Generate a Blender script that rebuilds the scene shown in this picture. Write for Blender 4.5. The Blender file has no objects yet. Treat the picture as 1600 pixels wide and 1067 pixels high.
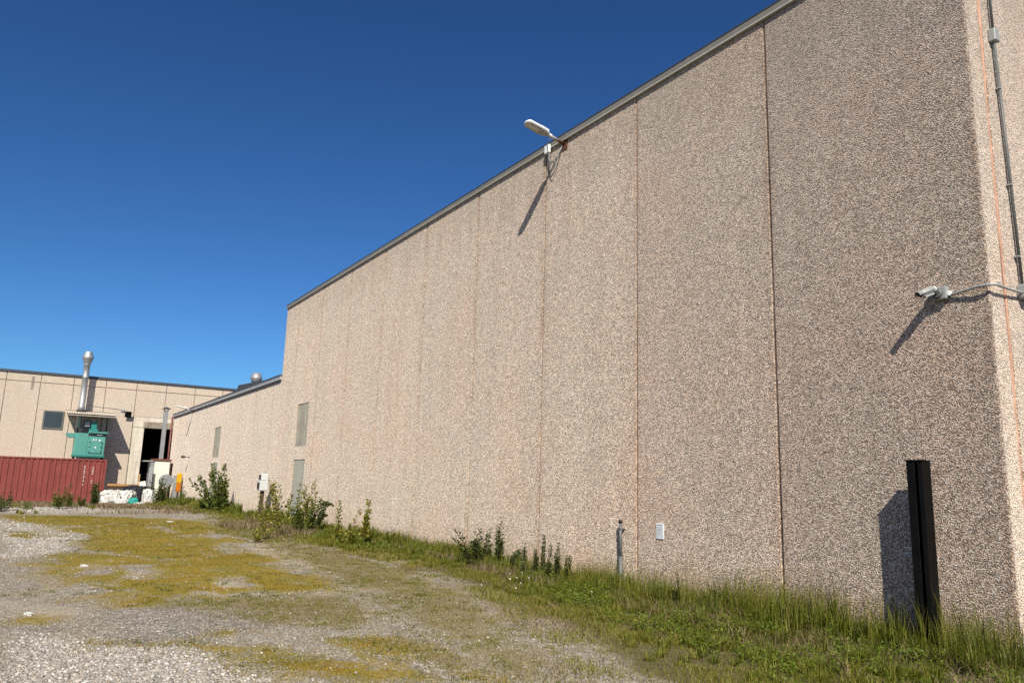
import bpy, bmesh, math, random
import numpy as np
from mathutils import Vector, Matrix

# ------------------------------------------------------------------ camera, sky, sun
scene = bpy.context.scene
COL = scene.collection
random.seed(7)
RNG = np.random.default_rng(7)

YAW, PITCH, ROLL, FPX, CAM_D, CAM_H = 0.560970654, 0.186091136, 0.029141664, 1192.367, 7.57179, 1.42286
fwd = Vector((-math.cos(YAW)*math.cos(PITCH), math.sin(YAW)*math.cos(PITCH), math.sin(PITCH)))
rgt = fwd.cross(Vector((0, 0, 1))).normalized()
up = rgt.cross(fwd)
r2 = rgt*math.cos(ROLL) + up*math.sin(ROLL)
u2 = -rgt*math.sin(ROLL) + up*math.cos(ROLL)
cd = bpy.data.cameras.new('camera')
cam = bpy.data.objects.new('camera', cd)
COL.objects.link(cam)
m = Matrix((r2, u2, -fwd)).transposed().to_4x4()
m.translation = Vector((0, -CAM_D, CAM_H))
cam.matrix_world = m
cd.sensor_width = 36.0
cd.lens = FPX/1600.0*36.0
cd.clip_start = 0.05
cd.clip_end = 5000
scene.camera = cam

SUN_DIR = Vector((-0.638, 0.375, -0.672)).normalized()      # the way the light travels
SUN_EL = math.asin(-SUN_DIR.z)
SUN_AZ = math.atan2(-SUN_DIR.x, -SUN_DIR.y)                 # clockwise from +Y
world = bpy.data.worlds.new("World")
scene.world = world
world.use_nodes = True
wn = world.node_tree
wn.nodes.clear()
w_out = wn.nodes.new('ShaderNodeOutputWorld')
w_bg = wn.nodes.new('ShaderNodeBackground')
w_sky = wn.nodes.new('ShaderNodeTexSky')
w_sky.sky_type = 'NISHITA'
w_sky.sun_disc = False
w_sky.sun_elevation = SUN_EL
w_sky.sun_rotation = SUN_AZ
w_sky.air_density = 1.0
w_sky.dust_density = 0.15
w_sky.ozone_density = 3.0
w_sky.altitude = 300
w_gam = wn.nodes.new('ShaderNodeGamma')          # deep clear-air blue
w_gam.inputs['Gamma'].default_value = 1.27
w_mul = wn.nodes.new('ShaderNodeMix'); w_mul.data_type = 'RGBA'; w_mul.blend_type = 'MULTIPLY'
w_mul.inputs['Factor'].default_value = 1.0
w_mul.inputs[7].default_value = (0.40, 0.69, 0.945, 1)
w_bg.inputs['Strength'].default_value = 0.05
wn.links.new(w_sky.outputs[0], w_gam.inputs['Color'])
wn.links.new(w_gam.outputs[0], w_mul.inputs[6])
# glow added to the sky behind the camera, round the sun, warms the shade
w_tc = wn.nodes.new('ShaderNodeTexCoord')
w_dot = wn.nodes.new('ShaderNodeVectorMath'); w_dot.operation = 'DOT_PRODUCT'
w_dot.inputs[1].default_value = tuple(-SUN_DIR)
w_max = wn.nodes.new('ShaderNodeMath'); w_max.operation = 'MAXIMUM'; w_max.inputs[1].default_value = 0.0
w_pow = wn.nodes.new('ShaderNodeMath'); w_pow.operation = 'POWER'; w_pow.inputs[1].default_value = 2.5
w_warm_add = wn.nodes.new('ShaderNodeMix'); w_warm_add.data_type = 'RGBA'; w_warm_add.blend_type = 'ADD'
w_scl = wn.nodes.new('ShaderNodeMix'); w_scl.data_type = 'RGBA'
w_scl.inputs[6].default_value = (0, 0, 0, 1); w_scl.inputs[7].default_value = (7.5, 5.0, 2.5, 1)
w_warm_add.inputs['Factor'].default_value = 1.0
wn.links.new(w_tc.outputs['Generated'], w_dot.inputs[0]); wn.links.new(w_dot.outputs['Value'], w_max.inputs[0])
wn.links.new(w_max.outputs[0], w_pow.inputs[0]); wn.links.new(w_pow.outputs[0], w_scl.inputs['Factor'])
wn.links.new(w_mul.outputs[2], w_warm_add.inputs[6]); wn.links.new(w_scl.outputs[2], w_warm_add.inputs[7])
wn.links.new(w_warm_add.outputs[2], w_bg.inputs['Color'])
wn.links.new(w_bg.outputs[0], w_out.inputs['Surface'])

sd = bpy.data.lights.new('sun', 'SUN')
sd.energy = 5.0
sd.angle = math.radians(0.53)
sd.color = (1.0, 0.925, 0.785)
sun = bpy.data.objects.new('sun', sd)
sun.rotation_euler = SUN_DIR.to_track_quat('-Z', 'Y').to_euler()
sun.location = (20, -15, 25)
COL.objects.link(sun)

scene.view_settings.view_transform = 'Standard'
scene.view_settings.look = 'None'
scene.view_settings.exposure = 0.36
scene.view_settings.gamma = 1.0
scene.cycles.max_bounces = 6
scene.cycles.use_denoising = False

# ------------------------------------------------------------------ helpers
def thing(name, label, cat, loc=(0, 0, 0), rotz=0.0, group=None):
    o = bpy.data.objects.new(name, None)
    o.empty_display_size = 0.2
    COL.objects.link(o)
    o.location = loc
    o.rotation_euler = (0, 0, rotz)
    tag(o, label, cat, group)
    return o

def tag(o, label=None, cat=None, group=None, kind=None):
    if label: o['label'] = label
    if cat: o['category'] = cat
    if group: o['group'] = group
    if kind: o['kind'] = kind
    return o

def np_mesh(name, v, f, mat, parent=None, col=None, smooth=False):
    """v (n,3), f (m,k) all faces of k corners; col (n,4) becomes the colour attribute 'tint'"""
    me = bpy.data.meshes.new(name)
    v = np.asarray(v, dtype=np.float32); f = np.asarray(f, dtype=np.int32)
    k = f.shape[1]
    me.vertices.add(len(v)); me.vertices.foreach_set('co', v.ravel())
    me.loops.add(f.size); me.loops.foreach_set('vertex_index', f.ravel())
    me.polygons.add(len(f))
    me.polygons.foreach_set('loop_start', np.arange(0, f.size, k, dtype=np.int32))
    me.polygons.foreach_set('loop_total', np.full(len(f), k, dtype=np.int32))
    me.update(calc_edges=True)
    me.validate()
    if smooth:
        me.polygons.foreach_set('use_smooth', np.ones(len(me.polygons), dtype=bool))
    if col is not None:
        a = me.color_attributes.new('tint', 'FLOAT_COLOR', 'POINT')
        a.data.foreach_set('color', np.asarray(col, dtype=np.float32).ravel())
    me.materials.append(mat)
    o = bpy.data.objects.new(name, me)
    COL.objects.link(o)
    if parent: o.parent = parent
    return o

class MB:
    """collects shapes and links them as one mesh object"""
    def __init__(self): self.bm = bmesh.new()
    def box(self, x0, x1, y0, y1, z0, z1, bevel=0.0, M=None, seg=1):
        t = bmesh.new()
        bmesh.ops.create_cube(t, size=1.0)
        for v in t.verts:
            v.co = Vector((x0+(v.co.x+.5)*(x1-x0), y0+(v.co.y+.5)*(y1-y0), z0+(v.co.z+.5)*(z1-z0)))
        if bevel > 0:
            bmesh.ops.bevel(t, geom=t.edges[:], offset=bevel, segments=seg, affect='EDGES', profile=0.5)
        return self.merge(t, M)
    def merge(self, t, M=None):
        if M is not None: t.transform(M)
        me = bpy.data.meshes.new('tmp'); t.to_mesh(me); t.free()
        self.bm.from_mesh(me); bpy.data.meshes.remove(me)
        return self
    def prism(self, pts, z0, z1, M=None, bevel=0.0):
        """outline in x,y extruded in z"""
        t = bmesh.new()
        a = [t.verts.new((x, y, z0)) for x, y in pts]; b = [t.verts.new((x, y, z1)) for x, y in pts]
        n = len(pts)
        t.faces.new(a[::-1]); t.faces.new(b)
        for i in range(n): t.faces.new((a[i], a[(i+1) % n], b[(i+1) % n], b[i]))
        bmesh.ops.recalc_face_normals(t, faces=t.faces[:])
        if bevel > 0: bmesh.ops.bevel(t, geom=t.edges[:], offset=bevel, segments=1, affect='EDGES')
        return self.merge(t, M)
    def tube(self, pts, r, n=10, caps=True):
        """swept round tube; r a number or a list"""
        pts = [Vector(p) for p in pts]
        rs = r if isinstance(r, (list, tuple)) else [r]*len(pts)
        bm = self.bm; rings = []
        ref = None
        for i, p in enumerate(pts):
            d = (pts[min(i+1, len(pts)-1)] - pts[max(i-1, 0)]).normalized()
            if ref is None:
                ref = Vector((0, 0, 1)) if abs(d.z) < .9 else Vector((1, 0, 0))
            a = d.cross(ref).normalized(); b = a.cross(d).normalized(); ref = b
            rings.append([bm.verts.new(p + (a*math.cos(t*2*math.pi/n) + b*math.sin(t*2*math.pi/n))*rs[i]) for t in range(n)])
        for i in range(len(rings)-1):
            for t in range(n):
                f = bm.faces.new((rings[i][t], rings[i][(t+1) % n], rings[i+1][(t+1) % n], rings[i+1][t])); f.smooth = True
        if caps:
            bm.faces.new(rings[0][::-1]); bm.faces.new(rings[-1])
        return self
    def lathe(self, prof, n=20, M=None, smooth=True):
        """prof: list of (r, z)"""
        t = bmesh.new(); rings = []
        for r, z in prof:
            rings.append([t.verts.new((r*math.cos(k*2*math.pi/n), r*math.sin(k*2*math.pi/n), z)) for k in range(n)])
        for i in range(len(rings)-1):
            for k in range(n):
                f = t.faces.new((rings[i][k], rings[i][(k+1) % n], rings[i+1][(k+1) % n], rings[i+1][k])); f.smooth = smooth
        t.faces.new(rings[0][::-1]); t.faces.new(rings[-1])
        return self.merge(t, M)
    def build(self, name, mat, parent=None):
        bmesh.ops.recalc_face_normals(self.bm, faces=self.bm.faces[:])
        me = bpy.data.meshes.new(name); self.bm.to_mesh(me); self.bm.free()
        me.materials.append(mat)
        o = bpy.data.objects.new(name, me); COL.objects.link(o)
        if parent: o.parent = parent
        return o

def hash2(ix, iy, seed):
    h = (ix.astype(np.int64)*374761393 + iy.astype(np.int64)*668265263 + seed*982451653) & 0x7fffffff
    h = ((h ^ (h >> 13))*1274126177) & 0x7fffffff
    return ((h ^ (h >> 16)) & 0xffff)/65535.0

def vnoise(x, y, seed=0):
    ix = np.floor(x); iy = np.floor(y); fx = x-ix; fy = y-iy
    fx = fx*fx*(3-2*fx); fy = fy*fy*(3-2*fy)
    a = hash2(ix, iy, seed); b = hash2(ix+1, iy, seed); c = hash2(ix, iy+1, seed); d = hash2(ix+1, iy+1, seed)
    return (a*(1-fx)+b*fx)*(1-fy) + (c*(1-fx)+d*fx)*fy

def fbm(x, y, seed=0, oct=4):
    s = 0; a = .5
    for i in range(oct):
        s = s + a*vnoise(x, y, seed+i); x = x*2.03+7.1; y = y*2.03+3.7; a *= .5
    return s

# ------------------------------------------------------------------ materials
def mat_base(name):
    mt = bpy.data.materials.new(name); mt.use_nodes = True
    nt = mt.node_tree; b = nt.nodes['Principled BSDF']
    return mt, nt, b

def N(nt, t, **kw):
    n = nt.nodes.new(t)
    for k, v in kw.items(): setattr(n, k, v)
    return n

def ramp(nt, fac, stops, interp='LINEAR'):
    r = N(nt, 'ShaderNodeValToRGB'); r.color_ramp.interpolation = interp
    el = r.color_ramp.elements
    while len(el) < len(stops): el.new(0.5)
    for e, (p, c) in zip(el, stops):
        e.position = p; e.color = (*c, 1) if len(c) == 3 else c
    nt.links.new(fac, r.inputs['Fac'])
    return r.outputs['Color']

def mix(nt, a, b, fac, mode='MIX'):
    n = N(nt, 'ShaderNodeMix', data_type='RGBA', blend_type=mode)
    for s, v in ((n.inputs['Factor'], fac), (n.inputs[6], a), (n.inputs[7], b)):
        if isinstance(v, (int, float)): s.default_value = v
        elif isinstance(v, tuple): s.default_value = (*v, 1) if len(v) == 3 else v
        else: nt.links.new(v, s)
    return n.outputs[2]

def math_(nt, op, a, b=0.0, c=0.0, clamp=False):
    n = N(nt, 'ShaderNodeMath', operation=op, use_clamp=clamp)
    for s, v in zip(n.inputs, (a, b, c)):
        if isinstance(v, (int, float)): s.default_value = v
        else: nt.links.new(v, s)
    return n.outputs[0]

def pos(nt, scale=(1, 1, 1)):
    g = N(nt, 'ShaderNodeNewGeometry')
    mp = N(nt, 'ShaderNodeMapping'); mp.inputs['Scale'].default_value = scale
    nt.links.new(g.outputs['Position'], mp.inputs['Vector'])
    return mp.outputs['Vector']

def noise(nt, vec, scale, detail=3.0, rough=.55):
    n = N(nt, 'ShaderNodeTexNoise'); n.inputs['Scale'].default_value = scale
    n.inputs['Detail'].default_value = detail; n.inputs['Roughness'].default_value = rough
    nt.links.new(vec, n.inputs['Vector'])
    return n.outputs['Fac']

def voronoi(nt, vec, scale, feature='F1', rnd=1.0):
    n = N(nt, 'ShaderNodeTexVoronoi', feature=feature); n.inputs['Scale'].default_value = scale
    n.inputs['Randomness'].default_value = rnd
    nt.links.new(vec, n.inputs['Vector'])
    return n

def bump(nt, b, height, strength, dist):
    n = N(nt, 'ShaderNodeBump'); n.inputs['Strength'].default_value = strength; n.inputs['Distance'].default_value = dist
    nt.links.new(height, n.inputs['Height']); nt.links.new(n.outputs[0], b.inputs['Normal'])
    return n

def plain(name, col, rough=.6, metal=0.0, var=.12, nscale=6.0, spec=.4):
    """painted or metal surface with slight uneven wear"""
    mt, nt, b = mat_base(name)
    v = pos(nt)
    f = noise(nt, v, nscale, 4.0)
    f2 = noise(nt, v, nscale*9, 2.0)
    c0 = tuple(max(0, c*(1-var*1.6)) for c in col); c1 = tuple(min(1, c*(1+var)) for c in col)
    c = mix(nt, ramp(nt, f, [(.3, c0), (.7, c1)]), ramp(nt, f2, [(.3, c0), (.7, c1)]), .4)
    nt.links.new(c, b.inputs['Base Color'])
    b.inputs['Metallic'].default_value = metal
    b.inputs['Specular IOR Level'].default_value = spec
    nt.links.new(math_(nt, 'MULTIPLY_ADD', f, .25, rough-.12), b.inputs['Roughness'])
    return mt

def aggregate(name, bright=1.0, warm=1.0, stone=72.0, relief=1.0, lift=0.0, wall=False):
    """washed pebble concrete: coloured stones in a cement bed"""
    mt, nt, b = mat_base(name)
    v = pos(nt)
    wob = N(nt, 'ShaderNodeTexNoise'); wob.inputs['Scale'].default_value = 40; nt.links.new(v, wob.inputs['Vector'])
    vv = N(nt, 'ShaderNodeVectorMath', operation='MULTIPLY_ADD'); nt.links.new(wob.outputs['Color'], vv.inputs[0])
    vv.inputs[1].default_value = (.010,)*3; nt.links.new(v, vv.inputs[2])
    vo = voronoi(nt, vv.outputs[0], stone)
    sep = N(nt, 'ShaderNodeSeparateColor'); nt.links.new(vo.outputs['Color'], sep.inputs[0])
    k = bright
    def c(r, g, bb): return (min(1, r*k), min(1, g*k), min(1, bb*k/warm))
    stones = ramp(nt, sep.outputs[0], [(0.0, c(.12, .08, .06)), (.14, c(.27, .18, .14)), (.30, c(.41, .325, .27)),
                                       (.5, c(.52, .43, .355)), (.68, c(.60, .46, .39)), (.84, c(.66, .57, .475)), (1.0, c(.86, .79, .70))])
    bed = math_(nt, 'MULTIPLY', vo.outputs['Distance'], 1.0)
    bedf = ramp(nt, bed, [(.42, (0, 0, 0)), (.72, (1, 1, 1))])
    col = mix(nt, stones, c(.14, .105, .08), bedf)
    # clumps of lighter and darker stones, seen from far off
    vo2 = voronoi(nt, vv.outputs[0], stone*.36); sep2 = N(nt, 'ShaderNodeSeparateColor'); nt.links.new(vo2.outputs['Color'], sep2.inputs[0])
    col = mix(nt, col, ramp(nt, sep2.outputs[1], [(0, (.86, .85, .83)), (.5, (1, 1, 1)), (1, (1.13, 1.12, 1.12))]), 1.0, 'MULTIPLY')
    vo3 = voronoi(nt, v, stone*.14); sep3 = N(nt, 'ShaderNodeSeparateColor'); nt.links.new(vo3.outputs['Color'], sep3.inputs[0])
    col = mix(nt, col, ramp(nt, sep3.outputs[1], [(0, (.955, .95, .95)), (1, (1.045, 1.045, 1.04))]), 1.0, 'MULTIPLY')
    # weathering: tall soft streaks, pink and grey clouds
    st = noise(nt, pos(nt, (1.6, 1.6, .12)), 1.4, 4.0)
    col = mix(nt, col, ramp(nt, st, [(.3, (.93, .92, .90)), (.6, (1.03, 1.02, 1.01))]), 1.0, 'MULTIPLY')
    cl = noise(nt, v, .55, 5.0, .6)
    col = mix(nt, col, ramp(nt, cl, [(.32, (1.04, .96, .92)), (.5, (1, 1, 1)), (.68, (.96, 1.0, 1.0))]), 1.0, 'MULTIPLY')
    if wall:
        # each cast panel its own tone, with painted shade near the corner; dirt run along the joints, under the coping and splashed up from the ground
        g = N(nt, 'ShaderNodeNewGeometry'); sp = N(nt, 'ShaderNodeSeparateXYZ'); nt.links.new(g.outputs['Position'], sp.inputs[0])
        X, Y, Z = sp.outputs
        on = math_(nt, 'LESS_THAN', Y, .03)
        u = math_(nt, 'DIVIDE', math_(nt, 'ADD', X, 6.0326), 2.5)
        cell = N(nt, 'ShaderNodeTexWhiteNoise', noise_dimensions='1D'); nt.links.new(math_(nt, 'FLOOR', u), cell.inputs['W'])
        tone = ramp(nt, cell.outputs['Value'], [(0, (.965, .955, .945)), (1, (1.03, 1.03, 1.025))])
        tone = mix(nt, tone, (.74, .725, .735), math_(nt, 'GREATER_THAN', u, 0.0), 'MULTIPLY')       # pebble self-shadowing painted into the corner panel as a darker tone
        tone = mix(nt, tone, (.87, .86, .865), math_(nt, 'LESS_THAN', math_(nt, 'ABSOLUTE', math_(nt, 'ADD', u, .5)), .5), 'MULTIPLY')  # next panel along gets a weaker coat of the same painted shade
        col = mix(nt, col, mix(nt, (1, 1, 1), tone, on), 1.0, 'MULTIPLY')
        fr = math_(nt, 'FRACT', u); dj = math_(nt, 'MULTIPLY', math_(nt, 'MINIMUM', fr, math_(nt, 'SUBTRACT', 1.0, fr)), 2.5)
        jn = noise(nt, pos(nt, (9, 9, .45)), 1.0, 4.0, .6); jn2 = noise(nt, pos(nt, (.7, .7, .8)), 1.0, 3.0)
        band = math_(nt, 'MULTIPLY', ramp(nt, math_(nt, 'MULTIPLY_ADD', jn, -.10, dj), [(0, (1, 1, 1)), (.07, (0, 0, 0))]), ramp(nt, jn2, [(.38, (.15, .15, .15)), (.62, (1, 1, 1))]))
        col = mix(nt, col, (.84, .755, .68), math_(nt, 'MULTIPLY', math_(nt, 'MULTIPLY', band, on), .85), 'MULTIPLY')
        topd = math_(nt, 'SUBTRACT', 7.56, Z)
        run = ramp(nt, math_(nt, 'MULTIPLY_ADD', noise(nt, pos(nt, (5, 5, .05)), 1.0, 4.0, .65), -3.6, math_(nt, 'ADD', topd, 1.3)), [(0, (1, 1, 1)), (.55, (0, 0, 0))])
        col = mix(nt, col, (.83, .80, .75), math_(nt, 'MULTIPLY', run, .8), 'MULTIPLY')
        spl = ramp(nt, math_(nt, 'MULTIPLY_ADD', noise(nt, pos(nt, (2.2, 2.2, 3)), 1.0, 5.0, .65), -.9, math_(nt, 'ADD', Z, .28)), [(0, (1, 1, 1)), (.42, (0, 0, 0))])
        col = mix(nt, col, (.80, .74, .62), math_(nt, 'MULTIPLY', spl, .75), 'MULTIPLY')
    if lift: col = mix(nt, col, (.79, .71, .59), lift)
    nt.links.new(col, b.inputs['Base Color'])
    b.inputs['Roughness'].default_value = .85
    b.inputs['Diffuse Roughness'].default_value = 1.0
    b.inputs['Sheen Weight'].default_value = .48; b.inputs['Sheen Roughness'].default_value = .6
    b.inputs['Specular IOR Level'].default_value = .25
    h = math_(nt, 'SUBTRACT', 1.0, vo.outputs['Distance'])
    h = math_(nt, 'MULTIPLY_ADD', sep.outputs[1], .5, h)
    bump(nt, b, h, 1.0, .013*relief)
    return mt

def concrete(name, col, stain=.25):
    mt, nt, b = mat_base(name)
    v = pos(nt)
    f = noise(nt, v, 3.0, 6.0, .65); g = noise(nt, pos(nt, (3, 3, .35)), 1.5, 4.0); h = noise(nt, v, 60, 3.0)
    c0 = tuple(c*(1-stain) for c in col); c1 = tuple(min(1, c*(1+stain*.4)) for c in col)
    cc = ramp(nt, f, [(.3, c0), (.65, c1)])
    cc = mix(nt, cc, ramp(nt, g, [(.3, (.78, .77, .73)), (.6, (1.05, 1.05, 1.05))]), .9, 'MULTIPLY')
    cc = mix(nt, cc, ramp(nt, h, [(.3, (.9, .9, .9)), (.7, (1.06, 1.06, 1.06))]), 1.0, 'MULTIPLY')
    nt.links.new(cc, b.inputs['Base Color']); b.inputs['Roughness'].default_value = .9
    bump(nt, b, h, .3, .004)
    return mt

def foliage_mat(name, cols, trans=.35):
    """cols: ramp of leaf colours picked by the per-leaf attribute"""
    mt, nt, b = mat_base(name)
    a = N(nt, 'ShaderNodeAttribute', attribute_name='tint')
    sep = N(nt, 'ShaderNodeSeparateColor'); nt.links.new(a.outputs['Color'], sep.inputs[0])
    c = ramp(nt, sep.outputs[0], [(i/(len(cols)-1), cc) for i, cc in enumerate(cols)])
    nt.links.new(c, b.inputs['Base Color']); b.inputs['Roughness'].default_value = .55
    b.inputs['Specular IOR Level'].default_value = .3
    tr = N(nt, 'ShaderNodeBsdfTranslucent')
    nt.links.new(mix(nt, c, (1.25, 1.2, .7), 1.0, 'MULTIPLY'), tr.inputs['Color'])
    mx = N(nt, 'ShaderNodeMixShader'); mx.inputs[0].default_value = trans
    out = nt.nodes['Material Output']
    nt.links.new(b.outputs[0], mx.inputs[1]); nt.links.new(tr.outputs[0], mx.inputs[2]); nt.links.new(mx.outputs[0], out.inputs['Surface'])
    return mt

M = {}
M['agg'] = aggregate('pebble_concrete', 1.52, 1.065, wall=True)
M['agg_low'] = aggregate('pebble_concrete_pink', 1.50, 1.06, lift=.14, wall=True)
M['agg_far'] = aggregate('pebble_concrete_far', 1.5, 1.0, lift=.5)
M['agg_band'] = aggregate('pebble_concrete_cream', 1.55, 1.10, lift=.5)
M['joint'] = plain('joint_sealant', (.15, .10, .075), .8, var=.85, nscale=1.6)
M['joint_mid'] = plain('joint_sealant_brown', (.27, .18, .13), .8, var=.7, nscale=1.6)
M['joint_pale'] = plain('joint_sealant_pink', (.52, .30, .21), .75, var=.25, nscale=5)
M['core'] = plain('wall_core', (.30, .25, .21), .9)
M['coping'] = plain('coping_metal', (.20, .19, .165), .55, .0, var=.10, nscale=1.5)
M['coping_lip'] = plain('coping_lip', (.52, .50, .46), .5)
M['coping_dark'] = plain('coping_dark', (.055, .06, .07), .5)
M['gutter'] = plain('gutter_metal', (.42, .43, .44), .45, .3)
M['roof'] = plain('roof_felt', (.06, .06, .065), .85)
M['patch'] = concrete('infill_concrete', (.43, .40, .325))
M['patch_low'] = concrete('infill_concrete_smooth', (.45, .44, .375), .12)
M['frame_conc'] = concrete('portal_concrete', (.62, .57, .48), .15)
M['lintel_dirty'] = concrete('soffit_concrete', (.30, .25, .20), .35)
M['zinc'] = plain('galvanised_steel', (.36, .375, .38), .52, .55, var=.15, nscale=14)
M['pvc'] = plain('grey_conduit', (.115, .122, .122), .45, var=.12)
M['pvc_light'] = plain('light_grey_plastic', (.30, .315, .315), .45, var=.06)
M['white_pl'] = plain('white_plastic', (.78, .79, .78), .4, var=.05)
M['box_pl'] = plain('aged_white_plastic', (.56, .58, .58), .45, var=.1)
M['black_pl'] = plain('black_plastic', (.012, .012, .014), .35, var=.2)
M['black_steel'] = plain('black_steel', (.0035, .003, .0028), .5, .0, var=.5, nscale=8, spec=.18)
M['rust'] = plain('rusty_steel', (.13, .055, .03), .8, var=.4, nscale=20)
M['lens'] = plain('lamp_lens', (.50, .48, .44), .25, var=.05)
M['glass'] = plain('window_glass', (.035, .042, .048), .08, var=.1, nscale=.8, spec=.6)
M['win_frame'] = plain('window_frame', (.14, .14, .115), .5)
M['dark'] = plain('dark_interior', (.012, .012, .013), .9)
M['teal'] = plain('teal_paint', (.085, .29, .25), .42, var=.10, nscale=3)
M['teal_deep'] = plain('teal_paint_deep', (.025, .21, .19), .45, var=.12)
M['plate'] = plain('name_plate', (.02, .022, .035), .4)
M['tan_sheet'] = plain('awning_sheet', (.46, .41, .34), .6, var=.18, nscale=4)
M['maroon'] = plain('downpipe_paint', (.17, .06, .045), .5)
M['cream'] = plain('cream_panel', (.70, .69, .60), .5, var=.05)
M['steel_grey'] = plain('grey_flue', (.30, .31, .32), .5, .3)
M['yellow'] = plain('yellow_plastic', (.62, .34, .012), .35, var=.1)
M['orange'] = plain('orange_plastic', (.50, .15, .008), .35, var=.15)
M['timber'] = plain('old_timber', (.42, .24, .09), .75, var=.35, nscale=12)
M['bag_white'] = plain('white_sack', (.56, .55, .53), .6, var=.10, nscale=8)
M['bag_black'] = plain('black_sheet', (.022, .023, .026), .32, var=.2)
M['bag_teal'] = plain('teal_sack', (.02, .28, .24), .5)
M['rubber'] = plain('rubber', (.03, .03, .03), .8)
M['paper'] = plain('notice_paper', (.70, .73, .75), .6, var=.05)
M['ink'] = plain('grey_print', (.33, .36, .40), .7)
M['wood_post'] = plain('brown_post', (.075, .045, .03), .75, var=.3)
M['stem'] = plain('plant_stem', (.11, .10, .045), .7, var=.3, nscale=30)

def container_mat():
    mt, nt, b = mat_base('container_paint')
    v = pos(nt)
    f = noise(nt, v, 1.4, 5.0, .6); g = noise(nt, v, 9.0, 6.0, .7); s = noise(nt, pos(nt, (5, 5, .4)), 2.2, 4.0)
    c = ramp(nt, f, [(.3, (.185, .037, .031)), (.7, (.235, .050, .041))])
    c = mix(nt, c, ramp(nt, s, [(.35, (.82, .80, .80)), (.6, (1.06, 1.04, 1.04))]), 1.0, 'MULTIPLY')
    c = mix(nt, c, (.09, .035, .02), ramp(nt, g, [(.66, (0, 0, 0)), (.74, (1, 1, 1))]))
    nt.links.new(c, b.inputs['Base Color']); b.inputs['Roughness'].default_value = .55
    return mt
M['container'] = container_mat()
M['marking'] = plain('white_marking', (.70, .66, .62), .6, var=.2, nscale=20)

M['grass'] = foliage_mat('grass_blades', [(.055, .072, .009), (.11, .135, .012), (.165, .185, .018), (.24, .22, .04), (.34, .275, .11)], .4)
M['moss_blades'] = foliage_mat('moss_tufts', [(.09, .088, .008), (.165, .138, .011), (.23, .178, .016), (.28, .215, .05)], .3)
M['leaf_dark'] = foliage_mat('dark_leaves', [(.032, .046, .013), (.06, .08, .02), (.10, .12, .032), (.17, .18, .06)], .3)
M['leaf_mid'] = foliage_mat('green_leaves', [(.050, .075, .015), (.10, .135, .024), (.16, .195, .036), (.27, .28, .10)], .35)
M['leaf_yellow'] = foliage_mat('yellowish_leaves', [(.11, .13, .018), (.20, .205, .03), (.30, .27, .05), (.38, .31, .08)], .4)
M['leaf_bright'] = foliage_mat('bright_leaves', [(.06, .10, .010), (.10, .15, .014), (.15, .20, .02), (.21, .24, .04)], .4)
M['dry'] = foliage_mat('dry_stalks', [(.09, .06, .033), (.17, .12, .065), (.25, .19, .11), (.34, .27, .17)], .2)
M['petal'] = plain('white_petal', (.85, .85, .82), .5, var=.03)

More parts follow.
